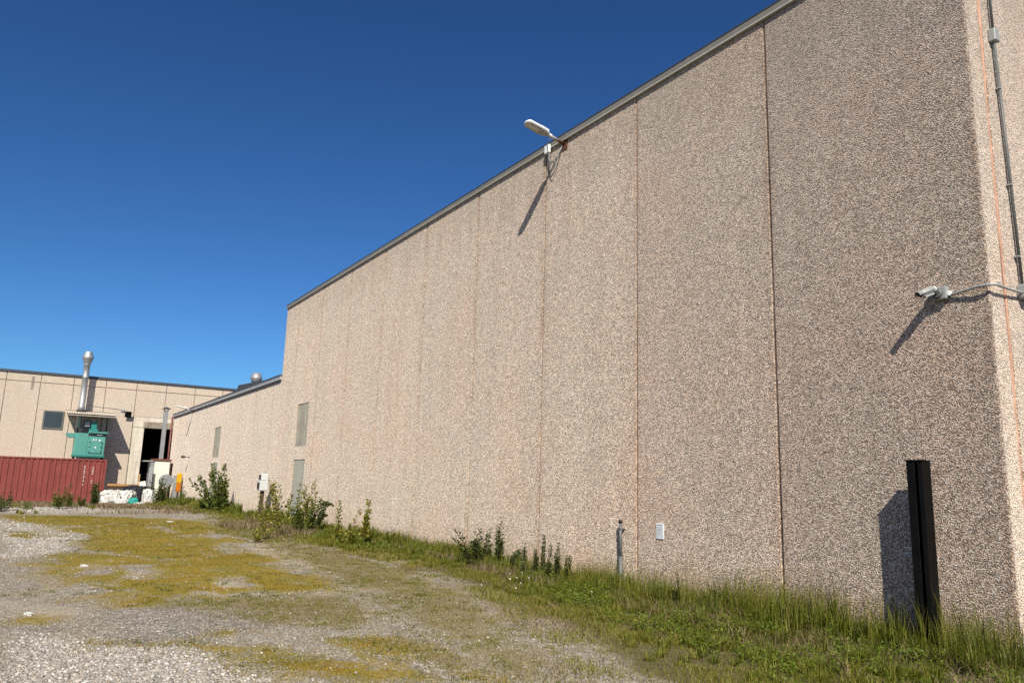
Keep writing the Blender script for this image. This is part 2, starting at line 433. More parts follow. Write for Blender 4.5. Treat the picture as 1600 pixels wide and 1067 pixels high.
# ------------------------------------------------------------------ ground
GROUND_PATCHES = {
 'moss': [
  [(-30.98,-7.96),(-29.88,-5.22),(-27.10,-2.26),(-23.96,-2.41),(-21.27,-3.21),(-19.57,-3.98),(-20.18,-5.27),(-21.14,-5.99),(-24.17,-6.02),(-28.49,-7.91)],
  [(-22.55,-5.97),(-22.45,-4.88),(-18.01,-3.86),(-15.65,-3.25),(-13.91,-3.49),(-12.57,-4.47),(-12.79,-5.17),(-13.32,-5.73),(-13.18,-6.44),(-14.09,-7.03),(-15.36,-7.14),(-16.45,-6.62),(-18.12,-6.20)],
  [(-22.73,-7.81),(-22.17,-7.02),(-20.37,-6.56),(-20.08,-7.29),(-20.54,-7.77)],
  [(-12.73,-5.28),(-13.56,-3.81),(-11.16,-3.53),(-9.85,-3.82),(-9.99,-4.69),(-10.73,-4.98),(-11.69,-5.11)],
  [(-10.53,-6.43),(-12.04,-6.14),(-12.57,-5.30),(-11.75,-5.27),(-11.18,-5.70),(-10.25,-5.70),(-9.70,-6.32)],
  [(-7.72,-5.90),(-7.92,-5.74),(-7.84,-5.56),(-7.56,-5.54),(-7.42,-5.74),(-7.53,-5.91)],
  [(-7.42,-6.23),(-7.39,-6.02),(-7.04,-5.88),(-6.38,-5.48),(-5.66,-4.96),(-5.09,-4.51),(-5.16,-5.19),(-5.28,-5.42),(-5.80,-5.80),(-6.18,-5.98),(-6.64,-6.07)],
  [(-9.65,-7.57),(-9.33,-7.29),(-8.97,-7.16),(-8.77,-7.40),(-8.91,-7.55)],
  [(-7.96,-7.05),(-7.64,-6.65),(-7.45,-6.17),(-7.24,-6.20),(-7.52,-6.71),(-7.75,-7.03)],
 ],
 'half': [
  [(-31.43,-7.97),(-27.90,-2.10),(-15.89,-3.05),(-9.53,-3.77),(-9.56,-5.03),(-10.01,-5.81),(-9.72,-6.38),(-10.08,-6.67),(-13.41,-7.17),(-15.19,-7.32),(-16.50,-6.82),(-20.29,-6.05),(-27.39,-7.89)],
  [(-7.67,-5.39),(-7.92,-4.67),(-6.72,-4.37),(-5.68,-4.51),(-5.98,-5.15),(-6.62,-5.46)],
 ],
 'olive': [
  [(-33.38,-0.81),(-27.51,-0.93),(-17.29,-1.96),(-12.41,-1.72),(-8.71,-2.37),(-5.95,-3.33),(-4.80,-3.91),(-5.09,-4.51),(-6.58,-4.04),(-8.92,-3.68),(-11.58,-3.58),(-17.45,-2.76),(-21.74,-2.96)],
  [(-6.91,-4.79),(-6.99,-3.82),(-5.51,-4.14),(-5.01,-4.34),(-5.21,-4.76)],
  [(-9.77,-6.50),(-10.48,-6.30),(-9.96,-4.93),(-9.53,-3.77),(-7.98,-3.78),(-7.34,-4.62),(-8.40,-5.32),(-9.38,-6.10)],
 ],
 'white': [
  [(-27.75,-7.90),(-25.40,-6.96),(-21.60,-6.10),(-19.90,-6.08),(-16.50,-6.82),(-15.64,-7.32),(-15.39,-7.67)],
  [(-8.24,-7.54),(-7.90,-7.17),(-7.72,-7.03),(-7.18,-6.21),(-6.76,-6.09),(-6.28,-6.05),(-5.75,-5.86),(-5.53,-6.13),(-6.20,-7.50)],
  [(-36.26,-8.06),(-35.31,-6.79),(-34.49,-4.88),(-32.38,-4.19),(-31.21,-5.72),(-31.91,-7.98)],
  [(-12.86,-6.22),(-12.88,-5.74),(-11.90,-5.95),(-12.15,-6.24)],
 ],
 'dark': [
  [(-9.52,-6.47),(-10.04,-5.44),(-9.25,-4.52),(-8.29,-4.54),(-7.67,-5.39),(-7.78,-5.89),(-7.53,-6.21),(-7.89,-6.68),(-8.62,-6.78)],
  [(-8.60,-7.55),(-8.45,-7.20),(-8.00,-7.26),(-8.27,-7.54)],
 ],
 'tan': [
  [(-10.54,-7.58),(-9.75,-7.06),(-9.28,-6.96),(-9.12,-7.35),(-9.61,-7.57)],
  [(-14.17,-6.64),(-15.01,-5.82),(-13.94,-5.84),(-13.41,-6.60)],
  [(-11.84,-5.55),(-11.69,-5.11),(-10.89,-4.87),(-10.18,-5.19),(-10.72,-5.69)],
  [(-20.43,-2.29),(-17.34,-2.23),(-14.35,-2.40),(-12.21,-2.73),(-12.93,-3.45),(-15.31,-3.58)],
 ],
}
WALL_X0, WALL_X1, LOW_X0 = -27.6, -3.54, -50.8

def smooth(a, b, x):
    t = np.clip((x-a)/(b-a), 0, 1); return t*t*(3-2*t)

def ground_z(x, y):
    x = np.asarray(x, dtype=float); y = np.asarray(y, dtype=float)
    z = -.20*smooth(-40, -47, x)
    z = z + .10*np.exp(-((x+34.5)/2.2)**2)*smooth(-3.2, -5.0, y)
    n = fbm(x*.35, y*.35, 3, 3)-.44
    near = smooth(.05, -.8, y)
    z = z + n*.10*near + (fbm(x*1.7, y*1.7, 11, 3)-.44)*.035*near
    return z

def poly_sd(x, y, poly):
    """signed distance, positive inside"""
    px = np.array([p[0] for p in poly]); py = np.array([p[1] for p in poly])
    d = np.full(x.shape, 1e9); ins = np.zeros(x.shape, dtype=bool)
    n = len(poly)
    for i in range(n):
        ax, ay, bx, by = px[i], py[i], px[(i+1) % n], py[(i+1) % n]
        ex, ey = bx-ax, by-ay
        t = np.clip(((x-ax)*ex+(y-ay)*ey)/(ex*ex+ey*ey+1e-12), 0, 1)
        d = np.minimum(d, np.hypot(x-ax-t*ex, y-ay-t*ey))
        c = ((ay > y) != (by > y)) & (x < (bx-ax)*(y-ay)/(by-ay+1e-12)+ax)
        ins ^= c
    return np.where(ins, d, -d)

def patch(kind, x, y, soft=.18):
    wx = x + (fbm(x*1.1, y*1.1, 21, 4)-.47)*1.1; wy = y + (fbm(x*1.1, y*1.1, 41, 4)-.47)*.7
    r = np.zeros(x.shape)
    for p in GROUND_PATCHES[kind]:
        r = np.maximum(r, smooth(-soft, soft, poly_sd(wx, wy, p)))
    return r

def verge(x):
    """how far the green verge reaches out from the wall"""
    return np.interp(x, [-52, -46, -40, -34, -31, -26, -20, -17, -13, -9, -6, -4.9, 3],
                        [1.6, 2.2, 2.3, 1.4, 1.0, .9, 1.7, 1.7, 1.5, 2.0, 2.8, 3.3, 4.0])

def moss_amt(x, y, soft):
    hol = np.maximum(smooth(.27, .43, fbm(x*.55+3, y*1.0, 101, 4)), smooth(-10.5, -9, x)); fine = smooth(.28, .46, fbm(x*1.9, y*3.2, 103, 4))
    return patch('moss', x, y, soft)*(.35+.65*hol)*(.6+.4*fine)
def half_amt(x, y, soft):
    return patch('half', x, y, soft)*smooth(.30, .52, fbm(x*.8, y*1.5, 105, 4))

gx = np.concatenate([np.linspace(-900, -62, 16, endpoint=False), np.linspace(-62, -24, 150, endpoint=False),
                     np.linspace(-24, -3, 210, endpoint=False), np.linspace(-3, 8, 40, endpoint=False), np.linspace(8, 300, 12)])
gy = np.concatenate([np.linspace(-600, -13, 24, endpoint=False), np.linspace(-13, -9, 24, endpoint=False),
                     np.linspace(-9, 0, 100, endpoint=False), np.linspace(0, 1.2, 5, endpoint=False), np.linspace(1.2, 600, 14)])
GX, GY = np.meshgrid(gx, gy, indexing='ij')
ZZ = ground_z(GX, GY)
nx, ny = GX.shape
vid = np.arange(nx*ny).reshape(nx, ny)
gf = np.stack([vid[:-1, :-1], vid[1:, :-1], vid[1:, 1:], vid[:-1, 1:]], -1).reshape(-1, 4)
gv = np.stack([GX, GY, ZZ], -1).reshape(-1, 3)
vx, vy = gv[:, 0], gv[:, 1]
moss_m = moss_amt(vx, vy, .55)
moss_m = np.maximum(moss_m, .92*half_amt(vx, vy, .7))
far_moss = smooth(.47, .62, fbm(vx*.16, vy*.28, 77, 4))*smooth(-8.0, -9.5, vy)
moss_m = np.maximum(moss_m, far_moss)
white_m = patch('white', vx, vy, .22)
dark_m = patch('dark', vx, vy, .35)
tan_m = patch('tan', vx, vy, .35)
olive_m = patch('olive', vx, vy, .8)
green_m = smooth(.35, -.5, -vy - verge(vx))*(vy < 1)*smooth(5, 3, vx)

def ground_mat():
    mt, nt, b = mat_base('gravel_yard')
    v = pos(nt)
    a = N(nt, 'ShaderNodeAttribute', attribute_name='tint'); s = N(nt, 'ShaderNodeSeparateColor'); nt.links.new(a.outputs['Color'], s.inputs[0])
    a2 = N(nt, 'ShaderNodeAttribute', attribute_name='tint_b'); s2 = N(nt, 'ShaderNodeSeparateColor'); nt.links.new(a2.outputs['Color'], s2.inputs[0])
    moss, white, dark = s.outputs; tan, olive, green = s2.outputs
    vo = voronoi(nt, v, 58); sv = N(nt, 'ShaderNodeSeparateColor'); nt.links.new(vo.outputs['Color'], sv.inputs[0])
    vo2 = voronoi(nt, v, 17); sv2 = N(nt, 'ShaderNodeSeparateColor'); nt.links.new(vo2.outputs['Color'], sv2.inputs[0])
    stones = ramp(nt, sv.outputs[0], [(0, (.10, .092, .078)), (.25, (.20, .184, .158)), (.55, (.29, .272, .24)), (.85, (.39, .37, .335)), (1, (.58, .56, .52))])
    gap = ramp(nt, vo.outputs['Distance'], [(.40, (0, 0, 0)), (.70, (1, 1, 1))])
    stones = mix(nt, stones, (.11, .095, .07), gap)
    stones = mix(nt, stones, ramp(nt, sv2.outputs[1], [(0, (.72, .72, .72)), (.5, (1, 1, 1)), (1, (1.3, 1.3, 1.3))]), 1.0, 'MULTIPLY')
    soil = ramp(nt, noise(nt, v, 7, 6, .65), [(.3, (.15, .12, .085)), (.7, (.26, .22, .165))])
    n1 = noise(nt, v, 1.8, 6, .65); n2 = noise(nt, v, 11, 5, .7); n3 = noise(nt, v, 45, 3, .7)
    sf = ramp(nt, math_(nt, 'MULTIPLY_ADD', n2, .5, math_(nt, 'MULTIPLY', n1, .5)), [(.42, (0, 0, 0)), (.60, (.75, .75, .75))])
    col = mix(nt, stones, soil, sf)
    col = mix(nt, col, mix(nt, stones, (1.30, 1.30, 1.32), 1.0, 'MULTIPLY'), white)
    col = mix(nt, col, mix(nt, stones, (.86, .86, .88), 1.0, 'MULTIPLY'), math_(nt, 'MULTIPLY', dark, .85))
    col = mix(nt, col, ramp(nt, n2, [(.3, (.30, .25, .185)), (.7, (.42, .37, .29))]), math_(nt, 'MULTIPLY', tan, .6))
    def edge(f, lo, hi, g=.5):
        k = math_(nt, 'MULTIPLY_ADD', n1, .5, math_(nt, 'MULTIPLY_ADD', n2, .5, math_(nt, 'MULTIPLY', n3, .5)))
        k = math_(nt, 'ADD', f, math_(nt, 'MULTIPLY', math_(nt, 'SUBTRACT', k, .75), g*2.2))
        return ramp(nt, k, [(lo, (0, 0, 0)), (hi, (1, 1, 1))])
    ol = mix(nt, ramp(nt, n3, [(.36, (.050, .040, .016)), (.5, (.15, .12, .05)), (.64, (.30, .25, .15))]), ramp(nt, n2, [(.36, (.72, .78, .6)), (.6, (1.1, 1.05, 1.05))]), 1.0, 'MULTIPLY')
    col = mix(nt, col, ol, math_(nt, 'MULTIPLY', edge(olive, .45, .85, .9), .85))
    mo = mix(nt, ramp(nt, n3, [(.34, (.085, .062, .006)), (.5, (.178, .136, .011)), (.66, (.27, .205, .024))]),
             ramp(nt, n1, [(.35, (.66, .80, .6)), (.5, (1, 1, 1)), (.66, (1.15, .95, 1.3))]), 1.0, 'MULTIPLY')
    col = mix(nt, col, mo, math_(nt, 'MULTIPLY', edge(moss, .28, .78, 1.15), .95))
    gr = ramp(nt, n3, [(.36, (.018, .020, .006)), (.5, (.065, .060, .018)), (.66, (.15, .125, .05))])
    col = mix(nt, col, gr, math_(nt, 'MULTIPLY', edge(green, .35, .7, .5), .9))
    nt.links.new(col, b.inputs['Base Color'])
    b.inputs['Roughness'].default_value = .9; b.inputs['Diffuse Roughness'].default_value = .8
    b.inputs['Specular IOR Level'].default_value = .2
    h = math_(nt, 'SUBTRACT', 1.0, vo.outputs['Distance'])
    h = math_(nt, 'MULTIPLY_ADD', n3, .7, h)
    bump(nt, b, h, .9, .018)
    return mt

ground = np_mesh('ground', gv, gf, ground_mat(), None, np.stack([moss_m, white_m, dark_m, np.ones_like(moss_m)], -1), smooth=True)
ca = ground.data.color_attributes.new('tint_b', 'FLOAT_COLOR', 'POINT')
ca.data.foreach_set('color', np.stack([tan_m, olive_m, green_m, np.ones_like(tan_m)], -1).astype(np.float32).ravel())
tag(ground, kind='structure')

# loose crushed stone lying on the yard
def gravel(n, xr, yr, s0, s1, mask=None, keep=None):
    x = RNG.uniform(*xr, n); y = RNG.uniform(*yr, n)
    p = np.ones(n)*.30
    w = patch('white', x, y, .2); p = np.maximum(p, w*.95)
    p = p*(1-.97*moss_amt(x, y, .4))*(1-.7*half_amt(x, y, .6))*(1-.85*patch('olive', x, y, .4))*(1-patch('dark', x, y, .3)*.35)
    p = p*np.where(-y < verge(x), .08, 1.0)*(.35+1.3*smooth(.35, .6, fbm(x*.9, y*.9, 91, 3)))
    k = RNG.random(n) < p
    x, y, w = x[k], y[k], w[k]; n = len(x)
    s = s0*(s1/s0)**(RNG.random(n)**3.0)*(.68+.32*w)
    h_ = None; base = np.array([[-1,-1,-1],[1,-1,-1],[1,1,-1],[-1,1,-1],[-.75,-.75,.9],[.75,-.75,.9],[.75,.75,.9],[-.75,.75,.9]])*.5
    v = base[None]*(1+RNG.uniform(-.35, .35, (n, 8, 3)))*np.stack([s*RNG.uniform(.8, 1.4, n), s*RNG.uniform(.7, 1.1, n), s*RNG.uniform(.45, .8, n)], -1)[:, None]
    th = RNG.uniform(0, 6.283, n); c, sn = np.cos(th)[:, None], np.sin(th)[:, None]
    ti = RNG.uniform(-.5, .5, n)[:, None]
    X = v[..., 0]*c-v[..., 1]*sn; Y = v[..., 0]*sn+v[..., 1]*c; Z = v[..., 2]+X*ti
    vv = np.stack([X+x[:, None], Y+y[:, None], Z+(ground_z(x, y)+s*.08)[:, None]], -1).reshape(-1, 3)
    f = np.array([[0,3,2,1],[4,5,6,7],[0,1,5,4],[1,2,6,5],[2,3,7,6],[3,0,4,7]])
    ff = (f[None]+(np.arange(n)*8)[:, None, None]).reshape(-1, 4)
    t = np.clip(RNG.beta(2.0, 3.0, n)+w*.15, 0, 1)
    col = np.repeat(np.stack([t, RNG.random(n), t, np.ones(n)], -1), 8, 0)
    return vv, ff, col

def stone_mat():
    mt, nt, b = mat_base('crushed_stone')
    a = N(nt, 'ShaderNodeAttribute', attribute_name='tint'); s = N(nt, 'ShaderNodeSeparateColor'); nt.links.new(a.outputs['Color'], s.inputs[0])
    c = ramp(nt, s.outputs[0], [(0, (.10, .093, .082)), (.35, (.235, .22, .196)), (.7, (.37, .35, .32)), (1, (.62, .60, .57))])
    c = mix(nt, c, (.40, .31, .22), math_(nt, 'MULTIPLY', math_(nt, 'GREATER_THAN', s.outputs[1], .88), .55))
    nt.links.new(c, b.inputs['Base Color']); b.inputs['Roughness'].default_value = .85
    return mt
g1 = gravel(170000, (-10.5, -4.2), (-8.4, -3.2), .007, .030)
g2 = gravel(70000, (-20, -10.5), (-9.2, -1.5), .012, .042)
g3 = gravel(30000, (-36, -20), (-10.5, -1.0), .02, .06)
off = 0; vs, fs, cs = [], [], []
for v_, f_, c_ in (g1, g2, g3):
    vs.append(v_); fs.append(f_+off); cs.append(c_); off += len(v_)
tag(np_mesh('gravel', np.concatenate(vs), np.concatenate(fs), stone_mat(), None, np.concatenate(cs)), kind='stuff',
    label='pale crushed stone scattered over the yard', cat='gravel')

# ------------------------------------------------------------------ grass, moss, low weeds
def blades(x, y, h, w, lean=.35, tint=None, z=None):
    n = len(x)
    th = RNG.uniform(0, 6.283, n); ld = RNG.uniform(0, 6.283, n); le = h*lean*RNG.random(n)**.7
    z0 = ground_z(x, y)-.01 if z is None else z
    dx, dy = np.cos(th)*w*.5, np.sin(th)*w*.5
    lx, ly = np.cos(ld)*le, np.sin(ld)*le
    P = lambda a, b, c: np.stack([a, b, c], -1)
    v = np.stack([P(x-dx, y-dy, z0), P(x+dx, y+dy, z0), P(x-dx*.7+lx*.35, y-dy*.7+ly*.35, z0+h*.55), P(x+dx*.7+lx*.35, y+dy*.7+ly*.35, z0+h*.55),
                  P(x+lx, y+ly, z0+h*(1-.25*lean))], 1).reshape(-1, 3)
    f = np.array([[0, 1, 3], [0, 3, 2], [2, 3, 4]])
    ff = (f[None]+(np.arange(n)*5)[:, None, None]).reshape(-1, 3)
    t = RNG.random(n) if tint is None else tint
    return v, ff, np.repeat(np.stack([t, t, t, np.ones(n)], -1), 5, 0)

def join_sets(sets):
    off = 0; vs, fs, cs = [], [], []
    for v_, f_, c_ in sets:
        vs.append(v_); fs.append(f_+off); cs.append(c_); off += len(v_)
    return np.concatenate(vs), np.concatenate(fs), np.concatenate(cs)

def verge_grass(n, xr, hw, wd, hscale=1.0):
    x = RNG.uniform(*xr, n); ve = verge(x)
    u = RNG.random(n)**1.15
    y = -.03-u*ve*1.15
    cl = fbm(x*1.3, y*1.9, 61, 3); cl2 = fbm(x*.45, y*.6, 63, 2)
    keep = RNG.random(n) < np.clip((cl-.27)*4.0, .06, 1)*np.clip(1.3-u*.95, .3, 1)
    x, y, u, cl, cl2 = x[keep], y[keep], u[keep], cl[keep], cl2[keep]; n = len(x)
    h = hscale*(hw*(1-.78*smooth(.0, .62, u))*(.35+.8*RNG.random(n))*(.45+1.1*smooth(.3, .6, cl)) + .025)
    t = np.clip(.36+(cl2-.45)*1.3+(cl-.45)*.5+RNG.normal(0, .26, n)+.34*u, 0, 1)
    return blades(x, y, h, wd*(.6+.8*RNG.random(n)), .55, t)

def outer_grass(n, xr, h, wd):
    x = RNG.uniform(*xr, n); u = RNG.uniform(.35, 1.2, n); y = -verge(x)*u
    cl = fbm(x*1.6, y*2.2, 65, 3); k = RNG.random(n) < np.clip((cl-.2)*3, .2, 1)*np.clip(2.6-u*2.0, .15, 1)
    x, y, u, cl = x[k], y[k], u[k], cl[k]; n = len(x)
    return blades(x, y, h*(.3+.9*RNG.random(n))*(.5+1.1*smooth(.3, .6, cl)), wd*(.6+.8*RNG.random(n)), .9, np.clip(.25+.45*u+RNG.normal(0, .25, n), 0, 1))
def clumps(ncl, xr, umax, h, wd, per, rad=.05, tmean=.30):
    x = RNG.uniform(*xr, ncl); u = RNG.random(ncl)**1.2*umax; y = -.05-u*verge(x)
    k = RNG.random(ncl) < smooth(.30, .52, fbm(x*.9, y*1.6, 93, 3))*.9+.1; x, y, u = x[k], y[k], u[k]; m = len(x)
    sc = (.45+.9*RNG.random(m))*(1-.62*smooth(.05, .8, u)); tc = RNG.normal(tmean, .13, m)+.25*u
    X = np.repeat(x, per); Y = np.repeat(y, per); n = len(X); a = RNG.uniform(0, 6.283, n); r = rad*np.sqrt(RNG.random(n))
    bx, by = X+r*np.cos(a), np.minimum(Y+r*np.sin(a), -.02); H = h*np.repeat(sc, per)*(.4+.75*RNG.random(n)); W = wd*(.6+.8*RNG.random(n))
    th = a+RNG.normal(0, .6, n); le = H*(.15+.75*RNG.random(n)**1.3)
    lx, ly = np.cos(th)*le, np.sin(th)*le; ly = np.minimum(ly, -by-.015)
    fx, fy = -np.sin(th)*W*.5, np.cos(th)*W*.5; z0 = ground_z(bx, by)-.01; bend = np.clip(le/H, 0, 1)
    P = lambda q, w_, e: np.stack([q, w_, e], -1)
    v = np.stack([P(bx-fx, by-fy, z0), P(bx+fx, by+fy, z0), P(bx-fx*.8+lx*.38, by-fy*.8+ly*.38, z0+H*.62), P(bx+fx*.8+lx*.38, by+fy*.8+ly*.38, z0+H*.62),
                  P(bx+lx, by+ly, z0+H*(1.02-.40*bend**2))], 1).reshape(-1, 3)
    f = (np.array([[0, 1, 3], [0, 3, 2], [2, 3, 4]])[None]+(np.arange(n)*5)[:, None, None]).reshape(-1, 3)
    t = np.clip(np.repeat(tc, per)+RNG.normal(0, .16, n), 0, 1)
    return v, f, np.repeat(np.stack([t, t, t, np.ones(n)], -1), 5, 0)
sets = [clumps(1300, (-12.5, .5), .9, .23, .0068, 44), clumps(130, (-7.5, .5), .25, .46, .0068, 30, .06, .24), clumps(1100, (-24, -12.5), 1.0, .30, .013, 30, .07),
        clumps(700, (-50, -24), 1.0, .40, .028, 26, .10), outer_grass(120000, (-12, .5), .06, .006), outer_grass(50000, (-24, -12), .08, .012), outer_grass(30000, (-50, -24), .10, .025), verge_grass(60000, (-12.5, .5), .16, .0065),
        verge_grass(24000, (-22, -12.5), .20, .013), verge_grass(14000, (-33, -22), .22, .022),
        verge_grass(30000, (-51, -33), .34, .034)]
# thin flowering stalks close to the wall
def stalks(n, xr, h0, h1, wd, ymax=.75):
    x = RNG.uniform(*xr, n); y = -.05-RNG.random(n)**1.5*ymax
    k = RNG.random(n) < np.clip((fbm(x*1.1, y*0+2.0, 67, 3)-.30)*4, .05, 1); x, y = x[k], y[k]; n = len(x)
    return blades(x, y, RNG.uniform(h0, h1, n)*(.55+.45*RNG.random(n)), wd*np.ones(n), .30, np.clip(RNG.normal(.45, .3, n), 0, 1))
sets += [stalks(4200, (-9.5, .5), .28, .60, .0065, .6), stalks(2600, (-6.4, .5), .40, .85, .0068, .7), stalks(2200, (-16, -9), .22, .5, .010),
         stalks(380, (-30, -16), .25, .55, .014)]
# tufts in the open yard
def tufts(n, xr, yr, kind, h, wd, per=26, tm=.55):
    x = RNG.uniform(*xr, n); y = RNG.uniform(*yr, n)
    p = patch(kind, x, y, .4) if kind else np.full(n, 1.0)
    if not kind: p = p*smooth(.50, .62, fbm(x*.8, y*.8, 71, 3))
    k = RNG.random(n) < p; x, y = x[k], y[k]
    x = np.repeat(x, per)+RNG.normal(0, .05, len(x)*per); y = np.repeat(y, per)+RNG.normal(0, .04, len(y)*per)
    hh = h*(.4+.9*RNG.random(len(x)))
    return blades(x, y, hh, wd*np.ones(len(x)), .9, np.clip(RNG.normal(tm, .22, len(x)), 0, 1))
sets += [tufts(900, (-46, -31), (-9.5, -1.5), None, .16, .03, 20), tufts(5200, (-20, -4.5), (-6.5, -1.2), 'olive', .035, .007), tufts(2600, (-32, -18), (-5, -.8), 'olive', .05, .015, 14), tufts(1300, (-26, -4.5), (-9, -2), None, .045, .009, 22, .18)]
v_, f_, c_ = join_sets(sets)
tag(np_mesh('grass', v_, f_, M['grass'], None, c_), kind='stuff', label='long green grass along the foot of the pebbled wall', cat='grass')

# dry stalks: straw in the verge and the scrub before the container
def scrub(n, xr, yr, h, wd):
    x = RNG.uniform(*xr, n); y = RNG.uniform(*yr, n)
    k = RNG.random(n) < smooth(.36, .6, fbm(x*.7, y*.9, 73, 3)); x, y = x[k], y[k]; n = len(x)
    return blades(x, y, h*(.3+.9*RNG.random(n)), wd*np.ones(n), .9, RNG.random(n))
def verge_dry(n, xr, h, wd):
    x = RNG.uniform(*xr, n); y = -verge(x)*RNG.uniform(.35, 1.25, n)
    k = RNG.random(n) < smooth(.35, .6, fbm(x*.9, y*1.2, 75, 3)); x, y = x[k], y[k]; n = len(x)
    return blades(x, y, h*(.3+.9*RNG.random(n)), wd*np.ones(n), 1.3, RNG.random(n))
def inner_dry(n, xr, h, wd):
    x = RNG.uniform(*xr, n); y = -.04-verge(x)*RNG.uniform(0, .55, n)
    k = RNG.random(n) < smooth(.36, .6, fbm(x*1.6, y*2.0, 89, 3)); x, y = x[k], y[k]; n = len(x)
    return blades(x, y, h*(.3+.9*RNG.random(n)), wd*np.ones(n), 1.2, RNG.random(n))
def olive_dry(n, xr, yr, h, wd):
    x = RNG.uniform(*xr, n); y = RNG.uniform(*yr, n)
    k = RNG.random(n) < patch('olive', x, y, .6)*smooth(.30, .55, fbm(x*1.3, y*1.3, 87, 3)); x, y = x[k], y[k]; n = len(x)
    return blades(x, y, h*(.3+.9*RNG.random(n)), wd*np.ones(n), 1.5, RNG.random(n))
v_, f_, c_ = join_sets([scrub(26000, (-46, -35), (-9.5, -1.5), .16, .03), scrub(5000, (-41, -31), (-6, -.6), .18, .026), verge_dry(60000, (-14, 1), .06, .006), inner_dry(16000, (-13, .5), .22, .005), inner_dry(9000, (-32, -13), .22, .013), olive_dry(90000, (-14, -4.5), (-7, -1.5), .035, .006), olive_dry(40000, (-33, -14), (-5.5, -.8), .05, .014), verge_dry(8000, (-30, -14), .10, .014),
                        scrub(4000, (-24, -19), (-2.6, -1.0), .28, .012)])
tag(np_mesh('dry_grass', v_, f_, M['dry'], None, c_), kind='stuff', label='brown dead stalks and straw along the edge of the grass', cat='dry grass')

def moss_tufts(n, xr, yr, h, wd):
    x = RNG.uniform(*xr, n); y = RNG.uniform(*yr, n)
    k = RNG.random(n) < np.maximum(moss_amt(x, y, .4), .5*half_amt(x, y, .6))*(.35+.65*smooth(.35, .55, fbm(x*2, y*2, 79, 3))); x, y = x[k], y[k]; n = len(x)
    return blades(x, y, h*(.3+.9*RNG.random(n)), wd*np.ones(n), 1.0, np.clip(RNG.normal(.5, .22, n), 0, 1))
v_, f_, c_ = join_sets([moss_tufts(130000, (-8.5, -4.6), (-7.6, -4), .030, .005), moss_tufts(80000, (-16.5, -8.5), (-8, -3), .030, .010),
                        moss_tufts(50000, (-31, -16.5), (-8, -2), .035, .018)])
tag(np_mesh('moss', v_, f_, M['moss_blades'], None, c_), kind='stuff', label='olive yellow moss growing in patches over the gravel yard', cat='moss')

# broad leaved low weeds in the verge
def leaf_tris(P, D, S, L, W, tint, fold=.25):
    """P base point, D unit direction, S unit side, all (n,3)"""
    n = len(P); U = np.cross(D, S)
    L = L[:, None]; W = W[:, None]
    a = P; tip = P+D*L; l = P+D*L*.45+S*W*.5+U*W*fold; r = P+D*L*.45-S*W*.5+U*W*fold
    v = np.stack([a, l, tip, r], 1).reshape(-1, 3)
    f = (np.array([[0, 1, 2], [0, 2, 3]])[None]+(np.arange(n)*4)[:, None, None]).reshape(-1, 3)
    return v, f, np.repeat(np.stack([tint, tint, tint, np.ones(n)], -1), 4, 0)

def unit(v): return v/np.maximum(np.linalg.norm(v, axis=-1, keepdims=True), 1e-9)

def low_weeds(ncl, xr, umin, umax, L, per):
    x = RNG.uniform(*xr, ncl); y = -verge(x)*RNG.uniform(umin, umax, ncl)
    k = RNG.random(ncl) < smooth(.42, .60, fbm(x*1.4, y*1.4, 83, 3)); x, y = x[k], y[k]; n = len(x)
    X = np.repeat(x, per)+RNG.normal(0, .07, n*per); Y = np.repeat(y, per)+RNG.normal(0, .06, n*per); k = len(X)
    Z = ground_z(X, Y)+RNG.uniform(.01, .14, k)
    D = unit(np.stack([RNG.normal(0, 1, k), RNG.normal(0, 1, k), RNG.uniform(.1, 1.1, k)], -1)); S = unit(np.cross(D, unit(RNG.normal(0, 1, (k, 3)))))
    l = L*RNG.uniform(.5, 1.3, k)
    return leaf_tris(np.stack([X, Y, Z], -1), D, S, l, l*RNG.uniform(.4, .65, k), np.clip(RNG.normal(.5, .25, k), 0, 1))
v_, f_, c_ = join_sets([low_weeds(800, (-10.5, 1), .2, .8, .034, 26), low_weeds(420, (-22, -10.5), .1, .8, .055, 16), low_weeds(160, (-34, -22), .1, .9, .10, 12)])
tag(np_mesh('low_weeds', v_, f_, M['leaf_bright'], None, c_), kind='stuff', label='bright green broad leaved weeds spread among the grass by the wall', cat='weeds')

# ------------------------------------------------------------------ the tall hall with the long pebbled wall
GAP = .024
J0 = -6.0326
def wall_boxes(x0, x1, z0, z1, holes=(), t=.055, bevel=.012, rot=None):
    """one cast panel, front face on y = 0; holes: (xa, xb, za, zb) inside it"""
    b = MB()
    if not holes:
        b.box(x0, x1, 0, t, z0, z1, bevel)
    else:
        xa = min(h[0] for h in holes); xb = max(h[1] for h in holes)
        if xa > x0+.01: b.box(x0, xa, 0, t, z0, z1)
        if xb < x1-.01: b.box(xb, x1, 0, t, z0, z1)
        zc = z0
        for h in sorted(holes, key=lambda q: q[2]):
            if h[2] > zc: b.box(xa, xb, 0, t, zc, h[2])
            zc = h[3]
        b.box(xa, xb, 0, t, zc, z1)
    return b

